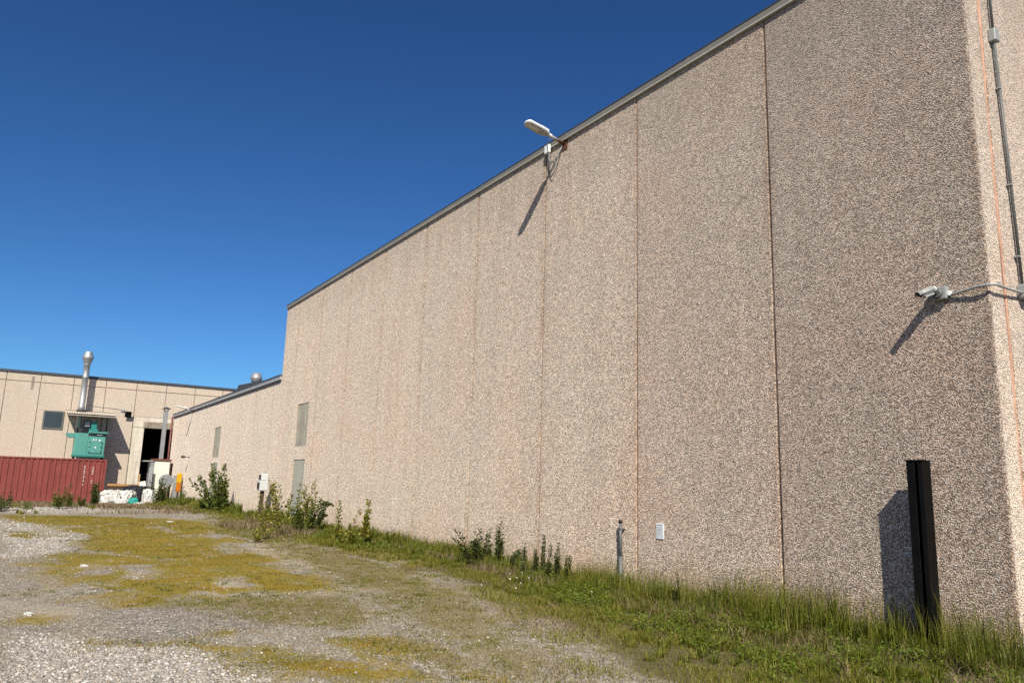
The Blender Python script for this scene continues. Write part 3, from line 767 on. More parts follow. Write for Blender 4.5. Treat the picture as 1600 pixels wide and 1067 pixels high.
hall = thing('tall_warehouse', 'tall windowless hall with a long wall of pebbled concrete panels beside the gravel yard', 'building', (0, 0, 0))
ZT = 7.56
b = MB(); b.box(WALL_X0+.06, WALL_X1-.30, .032, 20, -.6, ZT-.03); b.box(WALL_X1-.31, WALL_X1-.035, .30, 20, -.6, ZT-.03)
b.build('wall_core', M['core'], hall)
INF = [(-25.40, -24.20, 2.47, 3.87), (-25.40, -24.20, -.3, 2.05)]
edges = [WALL_X0] + [J0-2.5*k for k in range(8, -1, -1)] + [WALL_X1]
for i in range(len(edges)-1):
    x0, x1 = edges[i]+(GAP/2 if i else 0), edges[i+1]-GAP/2
    if i == len(edges)-2:
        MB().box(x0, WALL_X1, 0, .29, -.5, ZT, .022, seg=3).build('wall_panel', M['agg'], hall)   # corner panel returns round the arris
        continue
    hs = [h for h in INF if x0 < h[0] < x1]
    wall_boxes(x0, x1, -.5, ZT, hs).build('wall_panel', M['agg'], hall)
for h in INF:
    MB().box(h[0]+.004, h[1]-.004, .016, .05, h[2]+.004, h[3]-.004).build('infill_panel', M['patch'] if h[2] > 1 else M['patch_low'], hall)
# end face round the corner
ye = [.33, 2.4, 4.9, 7.4, 9.9, 12.4, 14.9, 17.4, 20]
for i in range(len(ye)-1):
    MB().box(WALL_X1-.055, WALL_X1, ye[i]+(0 if i == 0 else GAP/2), ye[i+1]-GAP/2, -.5, ZT, .010).build('wall_panel', M['agg'], hall)
# sealant: bulging pink bead in the corner joint, thin dark beads in the others
b = MB()
zz = np.linspace(-.4, ZT, 40)
b.tube([(WALL_X1-.012+.006*math.sin(z*2.3), .310+.006*math.sin(z*1.7+1), z) for z in zz], [.017+.004*math.sin(z*3.1) for z in zz], 8)
b.build('sealant', M['joint_pale'], hall)
for k in range(0, 9):
    x = J0-2.5*k
    MB().box(x-GAP/2+.001, x+GAP/2-.001, .014, .04, -.5, ZT-.01).build('sealant', M['joint' if k == 0 else 'joint_mid'], hall)
# coping
b = MB(); b.box(WALL_X0-.05, WALL_X1+.035, -.035, .33, ZT+.014, ZT+.112, .004); b.box(WALL_X1-.31, WALL_X1+.035, .335, 20, ZT+.014, ZT+.112, .004)
b.box(WALL_X0-.05, WALL_X0+.27, .335, 20, ZT+.014, ZT+.112, .004)
for k in range(8): b.box(-25.4+3.0*k, -25.33+3.0*k, -.0375, .331, ZT+.0145, ZT+.1115)      # lapped ends of the flashing
b.build('coping', M['coping'], hall)
b = MB(); b.box(WALL_X0-.055, WALL_X1+.045, -.047, .03, ZT, ZT+.013); b.box(WALL_X1-.03, WALL_X1+.045, .031, 20, ZT, ZT+.013)
b.build('coping_edge', M['coping_lip'], hall)
b = MB(); b.box(WALL_X0-.055, WALL_X1+.041, -.041, .33, ZT+.113, ZT+.130); b.build('coping_cap', M['coping_dark'], hall)
MB().box(WALL_X0+.27, WALL_X1-.32, .335, 19.9, ZT-.05, ZT+.03).build('roof', M['roof'], hall)

# ------------------------------------------------------------------ the lower wing
wing = thing('low_wing', 'low pinkish pebbled wing continuing the tall hall towards the yard end', 'building', (0, 0, 0))
ZL = 4.89
MB().box(LOW_X0+.035, WALL_X0-.005, .032, 13.9, -.8, ZL-.03).build('wall_core', M['core'], wing)
INL = [(-38.40, -37.02, 2.31, 3.70), (-38.40, -37.02, -.5, 2.04)]
edges = [LOW_X0] + [J0-2.5*k for k in range(17, 8, -1)] + [WALL_X0]
for i in range(len(edges)-1):
    x0, x1 = edges[i]+(GAP*.4 if i else 0), edges[i+1]-(GAP*.4 if i < len(edges)-2 else .001)
    if i == 0:
        MB().box(x0, x1, 0, .28, -.7, ZL, .02).build('wall_panel', M['agg_low'], wing); continue
    hs = [h for h in INL if x0-.3 < h[0] < x1-.3]
    hs = [(max(h[0], x0+.02), min(h[1], x1-.02), h[2], h[3]) for h in hs]
    wall_boxes(x0, x1, -.7, ZL, hs, bevel=.006).build('wall_panel', M['agg_low'], wing)
    for h in hs:
        MB().box(h[0]+.004, h[1]-.004, .016, .05, h[2]+.004, h[3]-.004).build('infill_panel', M['patch'] if h[2] > 1 else M['patch_low'], wing)
for i in range(5):
    MB().box(LOW_X0, LOW_X0+.05, .30+2.72*i, .30+2.72*(i+1)-GAP, -.7, ZL, .008).build('wall_panel', M['agg_low'], wing)
b = MB(); b.box(LOW_X0-.05, WALL_X0-.002, -.075, .25, ZL+.035, ZL+.165, .006); b.build('gutter', M['gutter'], wing)
b = MB(); b.box(LOW_X0-.06, WALL_X0-.002, -.085, 13.9, ZL+.166, ZL+.225); b.build('roof', M['coping_dark'], wing)
b = MB(); b.box(LOW_X0-.04, WALL_X0-.002, -.012, .24, ZL+.001, ZL+.034); b.build('gutter_shade_strip', M['coping_dark'], wing)  # dark strip colours in the line of shade below the gutter
# roof hood beside the cowl
MB().prism([(-44.6, 5.05), (-43.0, 6.36), (-37.6, 6.10), (-37.6, 5.05)], -3.6, -1.9, Matrix.Rotation(math.pi/2, 4, 'X')).build('roof_hood', M['roof'], wing)
MB().box(-43.85, -43.75, 1.78, 1.84, 5.12, 5.75).build('hood_strut', M['coping_lip'], wing)
# downpipe at the end of the wall
b = MB(); b.tube([(-50.62, -.11, 4.95), (-50.62, -.11, -.1)], .05, 8); b.tube([(-50.6, -.02, 3.55), (-50.6, -.12, 3.55)], .03, 6); b.tube([(-50.62, -.02, 4.6), (-50.62, -.12, 4.6)], .03, 6)
b.build('downpipe', M['maroon'], wing)

cowl = thing('roof_cowl', 'short shiny vent cowl standing on the low wing roof beside the dark hood', 'vent', (-39.6, 2.0, ZL+.2))
MB().lathe([(.17, 0), (.17, .98), (.165, 1.0)], 18).build('pipe', M['zinc'], cowl)
MB().lathe([(.17, 1.0), (.29, 1.28), (.29, 1.34), (.19, 1.58), (.18, 1.58)], 18).build('cowl_head', M['zinc'], cowl)

# ------------------------------------------------------------------ the far hall across the yard
XF = -58.0
far = thing('far_warehouse', 'long beige hall with dark roof edge and a black loading door closing off the yard', 'building', (0, 0, 0))
ZF, ZB = 7.62, 7.10
Mf = Matrix.Translation((XF, 0, 0)) @ Matrix.Rotation(math.pi/2, 4, 'Z')       # panel front y=0 turned to face +x; local x -> world y
def far_box(b, y0, y1, z0, z1, d0=0.0, d1=.12, bevel=0.0):
    """d0..d1 depth behind the front face (negative stands proud)"""
    return b.box(XF-d1, XF-d0, y0, y1, z0, z1, bevel)
fj = [-9.03+1.887*k for k in range(-6, 16)]
g = .04
for k in range(len(fj)-1):
    y0, y1 = fj[k]+g/2, fj[k+1]-g/2
    zlow = -1.0
    if abs(fj[k]+1.48) < .3 or abs(fj[k]-.40) < .3: zlow = 5.31
    far_box(MB(), y0, y1, zlow, ZB-g/2, 0, .12, .010).build('wall_panel', M['agg_far'], far)
    far_box(MB(), y0, y1, ZB+g/2, ZF, 0, .12, .010).build('top_panel', M['agg_band'], far)
DY0, DY1, DZ = -.74, 1.62, 4.56
b = MB(); far_box(b, fj[0], -1.47, -1, ZF-.05, .03, .4); far_box(b, 2.27, fj[-1], -1, ZF-.05, .03, .4); far_box(b, -1.47, 2.27, 5.3, ZF-.05, .03, .4)
b.build('wall_core', M['joint'], far)
b = MB(); far_box(b, -1.45, DY0, -1, DZ, -.03, .5, .015); far_box(b, DY1, 2.26, -1, DZ, -.03, .5, .015)
b.build('door_jamb', M['frame_conc'], far)
far_box(MB(), -1.45, 2.26, DZ+.02, 5.29, -.03, .5, .015).build('lintel', M['frame_conc'], far)
far_box(MB(), DY0-.08, DY1, DZ+.01, 5.0, -.055, -.032, .008).build('weathered_lintel_face', M['lintel_dirty'], far)
b = MB(); far_box(b, fj[0], fj[-1], ZF+.01, ZF+.17, -.06, .5); b.build('roof_edge', M['coping_dark'], far)
MB().box(XF-26, XF-.51, fj[0], fj[-1], ZF-.1, ZF+.1).build('roof', M['roof'], far)
b = MB()   # dark room behind the loading door
b.box(XF-14, XF-.52, -5, -4.8, -1, 5.6); b.box(XF-14, XF-.52, 6, 6.2, -1, 5.6); b.box(XF-14.2, XF-14, -5, 6.2, -1, 5.6); b.box(XF-14, XF-.52, -5, 6.2, 5.6, 5.8); b.box(XF-14, XF-.05, -4.79, 5.99, -1, .35)
b.build('interior', M['dark'], far)
for y0 in (fj[0], fj[-1]-.2): far_box(MB(), y0, y0+.2, -1, ZF, .42, 26).build('side_wall', M['agg_far'], far)
w = far_box(MB(), -6.76, -5.58, 4.14, 5.34, -.05, .02, .01).build('window', M['win_frame'], far)
b = MB(); far_box(b, -6.67, -5.67, 4.24, 5.26, -.056, -.051); b.build('pane', M['glass'], w)
# rain stain under the roof edge is part of the panel: a thin run of dirt
far_box(MB(), -7.66, -7.50, 6.62, 7.45, -.004, -.001).build('stain', M['lintel_dirty'], far)

# loading door barrier inside the opening
bar = thing('steel_barrier', 'dark steel barrier of low rails inside the open loading door', 'barrier', (XF-1.2, .4, .35))
b = MB()
for z in (.25, .55, .85, 1.1): b.box(-.03, .03, -1.1, 1.1, z, z+.07)
b.build('rail', M['black_pl'], bar)
for y in (-1.0, -.1, .95): MB().box(-.035, .035, y-.04, y+.04, 0, 1.35 if y != -.1 else 2.1).build('post', M['black_pl'], bar)

# awning with its two front posts
aw = thing('awning', 'weathered corrugated awning jutting from the beige wall above the teal machine', 'awning', (XF, -4.15, 0))
t = bmesh.new(); n = 120; rows = []
for i in range(n+1):
    y = -1.42+2.88*i/n
    zc = .013*math.sin(i*2*math.pi/6)
    rows.append((t.verts.new((.0, y, 5.46+zc)), t.verts.new((2.2, y, 5.12+zc))))
for i in range(n): t.faces.new((rows[i][0], rows[i+1][0], rows[i+1][1], rows[i][1])).smooth = True
t.normal_update(); bmesh.ops.solidify(t, geom=t.faces[:], thickness=.008)
MB().merge(t).build('sheet', M['tan_sheet'], aw)
b = MB(); b.box(2.06, 2.13, -1.40, 1.44, 5.00, 5.07); b.build('front_beam', M['tan_sheet'], aw)
for y in (-.62, 1.02): MB().box(.62, .68, y, y+.06, 0, 5.3).build('post', M['black_steel'], aw)

# exhaust stack through the awning
st = thing('exhaust_stack', 'tall shiny metal stack with a flared cowl rising through the awning', 'chimney', (-57.15, -4.70, 0))
MB().lathe([(.195, 4.3), (.195, 5.55), (.215, 5.60), (.215, 5.68), (.18, 5.70), (.18, 7.55), (.188, 7.56), (.188, 7.62), (.18, 7.63), (.18, 8.40), (.195, 8.41), (.195, 8.45), (.17, 8.46)], 22).build('pipe', M['zinc'], st)
MB().lathe([(.17, 8.42), (.335, 8.86), (.335, 8.92), (.22, 9.28), (.20, 9.28)], 22, smooth=False).build('cowl_head', M['zinc'], st)
MB().lathe([(.30, 5.33), (.30, 5.42), (.2, 5.5)], 18).build('flashing', M['roof'], st)

# teal machine on its stand
ma = thing('industrial_machine', 'teal painted machine with a square hatch standing under the awning', 'machine', (-56.55, -4.03, 2.42))
b = MB()
b.prism([(-.55, -.88), (.42, -.88), (.50, -.80), (.50, -.12), (-.55, -.12)], .10, 1.50, bevel=.015)
b.prism([(-.55, -.115), (.56, -.115), (.56, .86), (-.55, .86)], .10, 1.32, bevel=.015)
b.build('body', M['teal'], ma)
MB().box(-.6, .60, -.92, .90, 0, .095, .01).build('plinth', M['teal_deep'], ma)
MB().box(-.58, .66, -.14, .97, 1.50, 1.62, .012).build('top_flange', M['teal'], ma)
b = MB(); b.box(-.35, .35, -.12, .38, 1.625, 1.80, .01); b.box(-.28, .22, -.02, .30, 1.80, 2.28, .02); b.build('stack_box', M['teal_deep'], ma)
MB().prism([(-.62, 1.48), (-1.12, 1.44), (-1.10, 1.36), (-.88, 1.16), (-.62, 1.20)], -.40, .45, Matrix(((0, 0, 1, 0), (1, 0, 0, 0), (0, 1, 0, 0), (0, 0, 0, 1))) @ Matrix.Translation((-.26, 0, 0))).build('inlet_hopper', M['teal'], ma)
h = MB().box(.565, .61, -.04, .70, .25, 1.0, .012).build('hatch', M['teal'], ma)
MB().lathe([(.05, 0), (.05, .02)], 12, Matrix.Translation((.61, .33, .62)) @ Matrix.Rotation(math.pi/2, 4, 'Y')).build('label', M['white_pl'], h)
for y in (-.02, .64):
    for z in (.30, .62, .92): MB().box(.612, .64, y, y+.05, z, z+.06).build('latch', M['black_steel'], h)
pl_ = MB().box(.53, .575, .20, .80, 1.335, 1.495).build('name_plate', M['plate'], ma)
b = MB()
for i in range(6): b.box(.576, .58, .34+.052*i, .375+.052*i, 1.41, 1.455)
b.build('print', M['white_pl'], pl_)
for q in ((.16, .22, 1.05, 1.16), (.30, .36, 1.05, 1.13), (.48, .6, 1.04, 1.12)): MB().box(.562, .60, *q).build('gauge', M['white_pl'], ma)
for i in range(11): MB().box(.661, .675, -.02+.09*i, .01+.09*i, 1.535, 1.575).build('bolt', M['black_steel'], ma)
b = MB()
for x in (-.5, .42):
    for y in (-.85, .78): b.box(x, x+.1, y, y+.1, -2.7, -.003)
b.box(-.5, .5, -.83, .85, -.35, -.27); b.build('stand', M['black_steel'], ma)
mo = MB().box(-.35, .10, -.45, -.05, 1.52, 2.35, .03).build('motor', M['black_pl'], ma)
MB().box(.105, .13, -.40, -.10, 1.95, 2.28).build('vent_grille', M['pvc_light'], mo)

# floodlight on the far wall
fl = thing('floodlight', 'small dark floodlight on the beige wall to the right of the awning', 'floodlight', (XF, -2.0, 5.62))
MB().box(.30, .36, -.06, .34, -.40, 0.0, .01, M=Matrix.Translation((0, 0, .05)) @ Matrix.Rotation(.25, 4, 'Y')).build('lamp_head', M['black_steel'], fl)
b = MB(); b.box(.0, .08, -.30, -.10, -.04, .12); b.tube([(.05, -.15, .05), (.28, .05, .05)], .02, 6); b.build('bracket', M['pvc_light'], fl)
b = MB(); b.tube([(.02, -2.25, .22), (.02, -.2, .08)], .014, 6); b.build('conduit', M['pvc_light'], fl)

# ------------------------------------------------------------------ red shipping container
co = thing('shipping_container', 'dull red corrugated shipping container lying along the far side of the yard', 'container', (-50.0, -3.42, -.22))
CL, CW, CH = 6.06, 2.44, 2.42
t = bmesh.new()
per, dep = .278, .040
prof = []
y = -.12; k = 0
while y > -CL+.12+per:
    for dy, dx in ((0, 0), (.034, -dep), (.135, -dep), (.169, 0)): prof.append((dx, y-dy))
    y -= per
prof.append((0, y)); prof.append((0, -CL+.12))
ro = [(t.verts.new((x-.012, yy, .15)), t.verts.new((x-.012, yy, CH-.08))) for x, yy in prof]
for i in range(len(ro)-1): t.faces.new((ro[i][0], ro[i][1], ro[i+1][1], ro[i+1][0]))
t.normal_update(); bmesh.ops.solidify(t, geom=t.faces[:], thickness=.004)
MB().merge(t).build('side_panel', M['container'], co)
b = MB(); b.box(-CW, -.07, -CL+.02, -.02, CH-.055, CH-.03); b.box(-CW, -.07, -CL+.03, -.03, .05, .14); b.box(-CW, -CW+.02, -CL+.1, -.1, .14, CH-.06)
b.box(-CW+.1, -.1, -.05, -.02, .14, CH-.06); b.box(-CW+.1, -.1, -CL+.02, -CL+.05, .14, CH-.06); b.build('body', M['container'], co)
b = MB(); b.box(-.10, 0.004, -CL+.10, -.10, CH-.085, CH, .006); b.build('top_rail', M['container'], co)
b = MB(); b.box(-.10, 0.004, -CL+.10, -.10, 0, .155, .006); b.build('bottom_rail', M['container'], co)
for yy in (-.10, -CL):
    for xx in (-.16, -CW): MB().box(xx, xx+.165, yy, yy+.10, .0, CH, .008).build('corner_post', M['container'], co)
b = MB()      # worn stencilled characters running down the side, too small to read
rs = random.Random(5)
for (yc, za, zb, n_) in ((-1.08, 2.02, .95, 15), (-.66, 2.05, 1.60, 7), (-.66, 1.22, 1.10, 2)):
    for i in range(n_):
        z = za+(zb-za)*i/max(1, n_-1)
        if rs.random() < .16: continue
        wd = rs.uniform(.035, .07) if i % 4 else .085
        b.box(.0045-dep*(0), .0065, yc-wd/2, yc+wd/2, z-.016, z+.016)
mk = b.build('lettering', M['marking'], co)

# ------------------------------------------------------------------ things at the end of the low wing
fp = thing('flue_duct', 'square grey flue pipe with a small cap rising beside the end of the low wing', 'flue', (-51.25, -.42, 0))
MB().box(-.115, .115, -.115, .115, -.2, 5.35, .01).build('pipe', M['steel_grey'], fp)
b = MB(); b.prism([(-.24, -.24), (.24, -.24), (.24, .24), (-.24, .24)], 5.44, 5.47); b.lathe([(.25, 5.471), (.02, 5.57)], 4, Matrix.Rotation(math.pi/4, 4, 'Z'), False)
for x in (-.11, .11):
    for y in (-.11, .11): b.box(x-.012, x+.012, y-.012, y+.012, 5.351, 5.44)
b.build('cap', M['coping_dark'], fp)

cb = thing('white_kiosk', 'small white cabin with a brown roof slab standing before the loading door', 'cabin', (-49.1, -.62, -.25))
MB().box(-1.0, 0, -.40, .42, 0, 2.50, .008).build('wall', M['cream'], cb)
MB().box(-1.1, .08, -.52, .50, 2.505, 2.60, .01).build('roof', M['maroon'], cb)
MB().box(-.9, .03, -.98, -.42, 2.42, 2.49, .008, M=Matrix.Translation((0, 0, 0))).build('side_canopy', M['pvc_light'], cb)
MB().box(-.98, -.02, -.62, -.405, 0, 2.41).build('side_door', M['steel_grey'], cb)
MB().box(-.96, .004, .424, .47, .1, 2.46).build('corner_trim', M['maroon'], cb)

lp = thing('leaning_board', 'pale board leaning against the white cabin above the rubbish', 'board', (-48.2, -1.42, -.2))
MB().box(-.02, .02, -.2, .2, 0, 1.28, .004, M=Matrix.Rotation(.22, 4, 'X') @ Matrix.Rotation(-.15, 4, 'Y')).build('board_panel', M['cream'], lp)
lp2 = thing('upright_board', 'narrow pale board standing upright by the grey side of the cabin', 'board', (-48.75, -1.22, -.2))
MB().box(-.02, .02, -.10, .10, 0, 2.05, .004).build('board_panel', M['pvc_light'], lp2)

yb = thing('yellow_guard', 'bright yellow and orange plastic guard fixed on a low post by the pinkish wall', 'guard', (-45.3, -.22, 0))
MB().box(-.10, .10, -.13, .13, 1.02, 1.56, .05, seg=2).build('upper_shell', M['yellow'], yb)
MB().box(-.095, .095, -.125, .125, .56, 1.015, .03).build('lower_shell', M['orange'], yb)
MB().box(-.05, .05, -.05, .05, -.3, .55).build('post', M['wood_post'], yb)

dr = thing('cable_drum', 'round grey drum standing in the dark bush before the white cabin', 'drum', (-47.7, -.52, .82))
MB().lathe([(.36, -.14), (.36, -.10), (.2, -.09), (.2, .09), (.36, .10), (.36, .14)], 22, Matrix.Translation((0, 0, .30)) @ Matrix.Rotation(math.pi/2, 4, 'Y')).build('reel', M['steel_grey'], dr)
MB().box(-.12, .12, -.06, .06, -1.05, .12).build('stand', M['wood_post'], dr)
gb = thing('grey_meter_column', 'slim grey cabinet between the white cabin and the yellow guard', 'cabinet', (-47.0, -.10, 0))
MB().box(-.1, .1, -.14, .10, -.3, 1.42, .02).build('body', M['steel_grey'], gb)
MB().box(.101, .115, -.10, .06, 1.0, 1.3).build('cover', M['pvc_light'], gb)

# timber beam, dark tarpaulin, sacks
bm_ = thing('timber_beam', 'yellowish timber beam lying across the heap beside the red container', 'timber', (-46.3, -2.85, .78))
MB().box(-.14, .14, -.72, .72, 0, .12, .006).build('plank', M['timber'], bm_)
MB().box(-.2, .10, -.66, .70, -1.0, -.003, .02).build('trestle', M['wood_post'], bm_)
op = thing('orange_stake', 'thin orange stake standing before the loading door jamb', 'stake', (-47.5, -1.95, -.2))
MB().tube([(0, 0, 0), (.02, .02, 1.65)], .035, 7).build('shaft', M['timber'], op)
op = thing('grey_rod', 'tall thin grey rod standing before the pale door jamb', 'rod', (-49.0, -2.08, -.2))
MB().tube([(0, 0, 0), (.0, .06, 2.35)], .02, 7).build('shaft', M['steel_grey'], op)

def sack_mesh(sx, sy, sz, seed, rough=.16):
    t = bmesh.new(); bmesh.ops.create_icosphere(t, subdivisions=5, radius=1.0)
    rs = np.random.default_rng(seed); dirs = unit(rs.normal(0, 1, (16, 3))); ph = rs.uniform(0, 6.28, 16); fr = rs.uniform(2.5, 9, 16); fr[8:] *= 1.4
    for v in t.verts:
        p = np.array(v.co); q = sum(abs(math.sin(fr[i]*float(p@dirs[i])+ph[i])) for i in range(16))/16
        k = 1+rough*3*(q-.63)
        e = .62
        c = Vector([math.copysign(abs(a)**e, a) for a in v.co])
        v.co = Vector((c.x*sx*k, c.y*sy*k, max(-.55, c.z)*sz*k))
    return t
def sack(name, label, loc, size, mat, seed, rz=0.0, cat='sack', group=None, rough=.16):
    t = sack_mesh(*size, seed, rough)
    o = MB().merge(t).build(name, mat); o.location = loc; o.rotation_euler = (0, 0, rz)
    for p in o.data.polygons: p.use_smooth = True
    return tag(o, label, cat, group)
sg = 'white sacks heaped by the container'
sack('rubbish_sack', 'large white sack slumped against the red container corner', (-42.6, -3.72, .20), (.42, .42, .42), M['bag_white'], 1, .3, 'sack', sg, .30)
sack('rubbish_sack', 'large white sack lying in the middle of the heap under the black sheet', (-42.9, -3.02, .20), (.45, .40, .42), M['bag_white'], 3, 1.0, 'sack', sg, .30)
sack('rubbish_sack', 'small white sack at the front of the heap beside the teal bag', (-41.9, -3.25, .05), (.30, .26, .20), M['bag_white'], 5, .6, 'sack', sg, .30)
sack('rubbish_sack', 'white sack at the right end of the heap below the leaning board', (-43.6, -1.92, .22), (.30, .22, .46), M['bag_white'], 7, .2, 'sack', sg, .32)
sack('teal_bag', 'small crumpled teal plastic bag at the front of the white sacks', (-41.6, -2.78, .08), (.22, .20, .24), M['bag_teal'], 9, .2, 'bag', None, .2)
sack('black_sheet', 'crumpled black plastic sheet heaped behind the white sacks', (-44.5, -2.35, .35), (.6, .62, .50), M['bag_black'], 11, .5, 'plastic sheet', None, .22)
sack('rubbish_sack', 'flattened pale scrap of sacking in front of the teal bag', (-41.2, -2.55, -.02), (.20, .30, .12), M['bag_white'], 13, .9, 'sack', sg, .25)

# ------------------------------------------------------------------ fixtures on the long wall
def street_lamp(label, x, z, group):
    t = thing('wall_lamp', label, 'lamp', (x, 0, z), 0, group)
    til = Matrix.Rotation(math.radians(-12), 4, 'X')
    b = MB(); b.tube([(0, -.01, -.015), (0, -.30, .045)], .028, 12); b.build('arm', M['rust'], t)
    b = MB(); b.tube([(0, -.14, .012), (0, -.34, .054)], .030, 12); b.build('arm_sleeve', M['pvc_light'], t)
    MB().box(-.06, .10, -.012, 0, -.14, .07, .003).build('wall_plate', M['rust'], t)
    # lamp head: rounded flat shell narrowing to the neck
    o = []
    for a in np.linspace(-90, 90, 13): o.append((.105*math.sin(math.radians(a)), -.80-.06*math.cos(math.radians(a))))
    out = [(x_, y_) for x_, y_ in o] + [(.112, -.60), (.112, -.50), (.075, -.40), (.045, -.36), (-.045, -.36), (-.075, -.40), (-.112, -.50), (-.112, -.60)]
    Mh = Matrix.Translation((0, -.30, .045)) @ til @ Matrix.Translation((0, .30, 0))
    hd = MB().prism(out, -.012, .034, Mh, bevel=.010).build('lamp_head', M['white_pl'], t)
    MB().prism([(x_*.93, -.6+(y_+.6)*.95) for x_, y_ in out], -.022, -.0125, Mh).build('underside', M['pvc_light'], hd)
    MB().box(-.066, .066, -.83, -.57, -.027, -.0225, .004, M=Mh).build('lens', M['lens'], hd)
    MB().prism([(-.07, -.56), (.07, -.56), (.06, -.38), (-.06, -.38)], .0345, .075, Mh, bevel=.014).build('driver_cover', M['white_pl'], hd)
    MB().box(-.035, .035, -.365, -.29, -.02, .032, .010, M=Mh).build('neck', M['white_pl'], t)
    return t
LG = 'lamps on the long wall'
lampA = street_lamp('white lamp head on a rusty arm under the coping of the tall wall', -10.465, 7.52, LG)
b = MB(); b.box(-.50, -.36, -.10, -.045, -.06, .10, .008); b.build('junction_box', M['white_pl'], lampA)
def loop(p0, p1, drop, n=14, bulge=.05):
    p0, p1 = Vector(p0), Vector(p1); out = []
    for i in range(n+1):
        t = i/n; q = p0.lerp(p1, t); q.z -= drop*4*t*(1-t); q.y -= bulge*math.sin(t*math.pi); out.append(q)
    return out
b = MB()
b.tube(loop((-.42, -.07, -.06), (-.02, -.04, -.06), .26), .007, 6); b.tube(loop((-.38, -.07, -.06), (-.06, -.05, -.10), .36, bulge=.03), .007, 6)
b.tube([(-.30+.10*math.cos(a), -.05, -.26+.13*math.sin(a)) for a in np.linspace(0, 6.1, 22)], .006, 6)
b.tube([(-.40, -.08, .10), (-.38, -.12, .16), (-.2, -.2, .10), (-.02, -.24, .03)], .006, 6)
b.build('cable', M['pvc_light'], lampA)
lampB = street_lamp('small far lamp sticking out at the gutter of the low wing', -44.4, 4.93, LG)

# security camera
sc = thing('security_camera', 'grey security camera on a square box near the corner of the tall wall', 'camera', (-3.985, 0, 3.425))
sc.scale = (.86, .86, .86)
MB().box(-.095, .085, -.075, 0, -.075, .075, .010, seg=2).build('mounting_box', M['pvc_light'], sc)
MB().lathe([(.060, 0), (.058, .018), (.040, .026)], 20, Matrix.Translation((-.012, -.076, -.006)) @ Matrix.Rotation(math.pi/2, 4, 'X')).build('base_ring', M['pvc'], sc)
MB().tube([(-.015, -.09, -.005), (-.025, -.13, -.025), (-.045, -.165, -.012)], [.018, .014, .014], 10).build('ball_joint', M['black_pl'], sc)
Mc = Matrix.Translation((-.055, -.175, .022)) @ Matrix.Rotation(math.radians(-22), 4, 'Z') @ Matrix.Rotation(math.radians(24), 4, 'X')
bd = MB().lathe([(.030, -.09), (.034, -.08), (.034, .10), (.031, .112)], 18, Mc @ Matrix.Rotation(math.pi/2, 4, 'X')).build('camera_body', M['white_pl'], sc)
MB().lathe([(.031, .1125), (.033, .135), (.024, .137)], 18, Mc @ Matrix.Rotation(math.pi/2, 4, 'X')).build('lens', M['black_pl'], bd)
b = MB(); b.tube([(.036*math.cos(a), 0, 0) for a in (0, 1)], .001, 3)
t = bmesh.new(); sec = [(.044*math.cos(a), .044*math.sin(a)) for a in np.linspace(-.25, math.pi+.25, 12)]
ra = [(t.verts.new((x, .06, z)), t.verts.new((x, -.165, z))) for x, z in sec]
for i in range(len(ra)-1): t.faces.new((ra[i][0], ra[i+1][0], ra[i+1][1], ra[i][1])).smooth = True
t.normal_update(); bmesh.ops.solidify(t, geom=t.faces[:], thickness=.003)
b.bm.free(); b = MB(); b.merge(t, Mc); b.build('sun_hood', M['pvc_light'], sc)
b = MB(); b.box(-.032, .028, -.09, .04, -.062, -.036, .006, M=Mc); b.build('bracket', M['pvc_light'], sc)

# conduit run on the end face, with its two boxes and the hose to the camera
cr = thing('conduit_run', 'grey conduit pipe running down the sunny end face past the corner', 'conduit', (WALL_X1, .52, 0))
b = MB(); b.tube([(.034, -.035, 9.0-1.5), (.034, -.03, 6.29)], .0135, 10); b.build('pipe', M['pvc'], cr)
b = MB(); b.tube([(.034, -.03, 6.12), (.034, .02, 4.9), (.034, .07, 3.52)], .015, 10); b.build('pipe', M['pvc'], cr)
MB().box(.0, .07, -.075, .03, 6.13, 6.27, .008).build('junction_box', M['pvc_light'], cr)
MB().box(.0, .10, .01, .20, 3.375, 3.515, .012).build('junction_box', M['pvc_light'], cr)
MB().lathe([(.045, 0), (.045, .012), (.03, .02)], 16, Matrix.Translation((.10, .12, 3.445)) @ Matrix.Rotation(math.pi/2, 4, 'Y')).build('box_lid', M['pvc'], cr)
b = MB()
for z in (6.9, 5.6, 4.55, 3.8): b.box(.0, .052, -.05+(6.3-z)*.03-.005, -.05+(6.3-z)*.03+.035, z, z+.014)
b.build('clip', M['pvc_light'], cr)
hs = thing('flexible_hose', 'grey flexible hose looping round the corner to the security camera', 'hose', (WALL_X1, 0, 3.43))
pts = [(-.36, -.028, -.035), (-.28, -.033, -.03), (-.18, -.042, -.02), (-.06, -.055, -.012), (.03, -.045, -.012), (.066, .02, -.012), (.062, .16, -.012), (.055, .34, -.01), (.05, .53, .0)]
sp = []
for i in range(len(pts)-1):
    for k in range(5):
        p = [Vector(pts[max(0, i-1)]), Vector(pts[i]), Vector(pts[i+1]), Vector(pts[min(len(pts)-1, i+2)])]; u = k/5
        sp.append(.5*((2*p[1])+(p[2]-p[0])*u+(2*p[0]-5*p[1]+4*p[2]-p[3])*u*u+(3*p[1]-p[0]-3*p[2]+p[3])*u**3))
sp.append(Vector(pts[-1]))
MB().tube(sp, .013, 12).build('hose', M['pvc_light'], hs)
b = MB(); b.box(-.375, -.34, -.05, -.005, -.045, .005, .006); b.build('gland', M['white_pl'], hs)

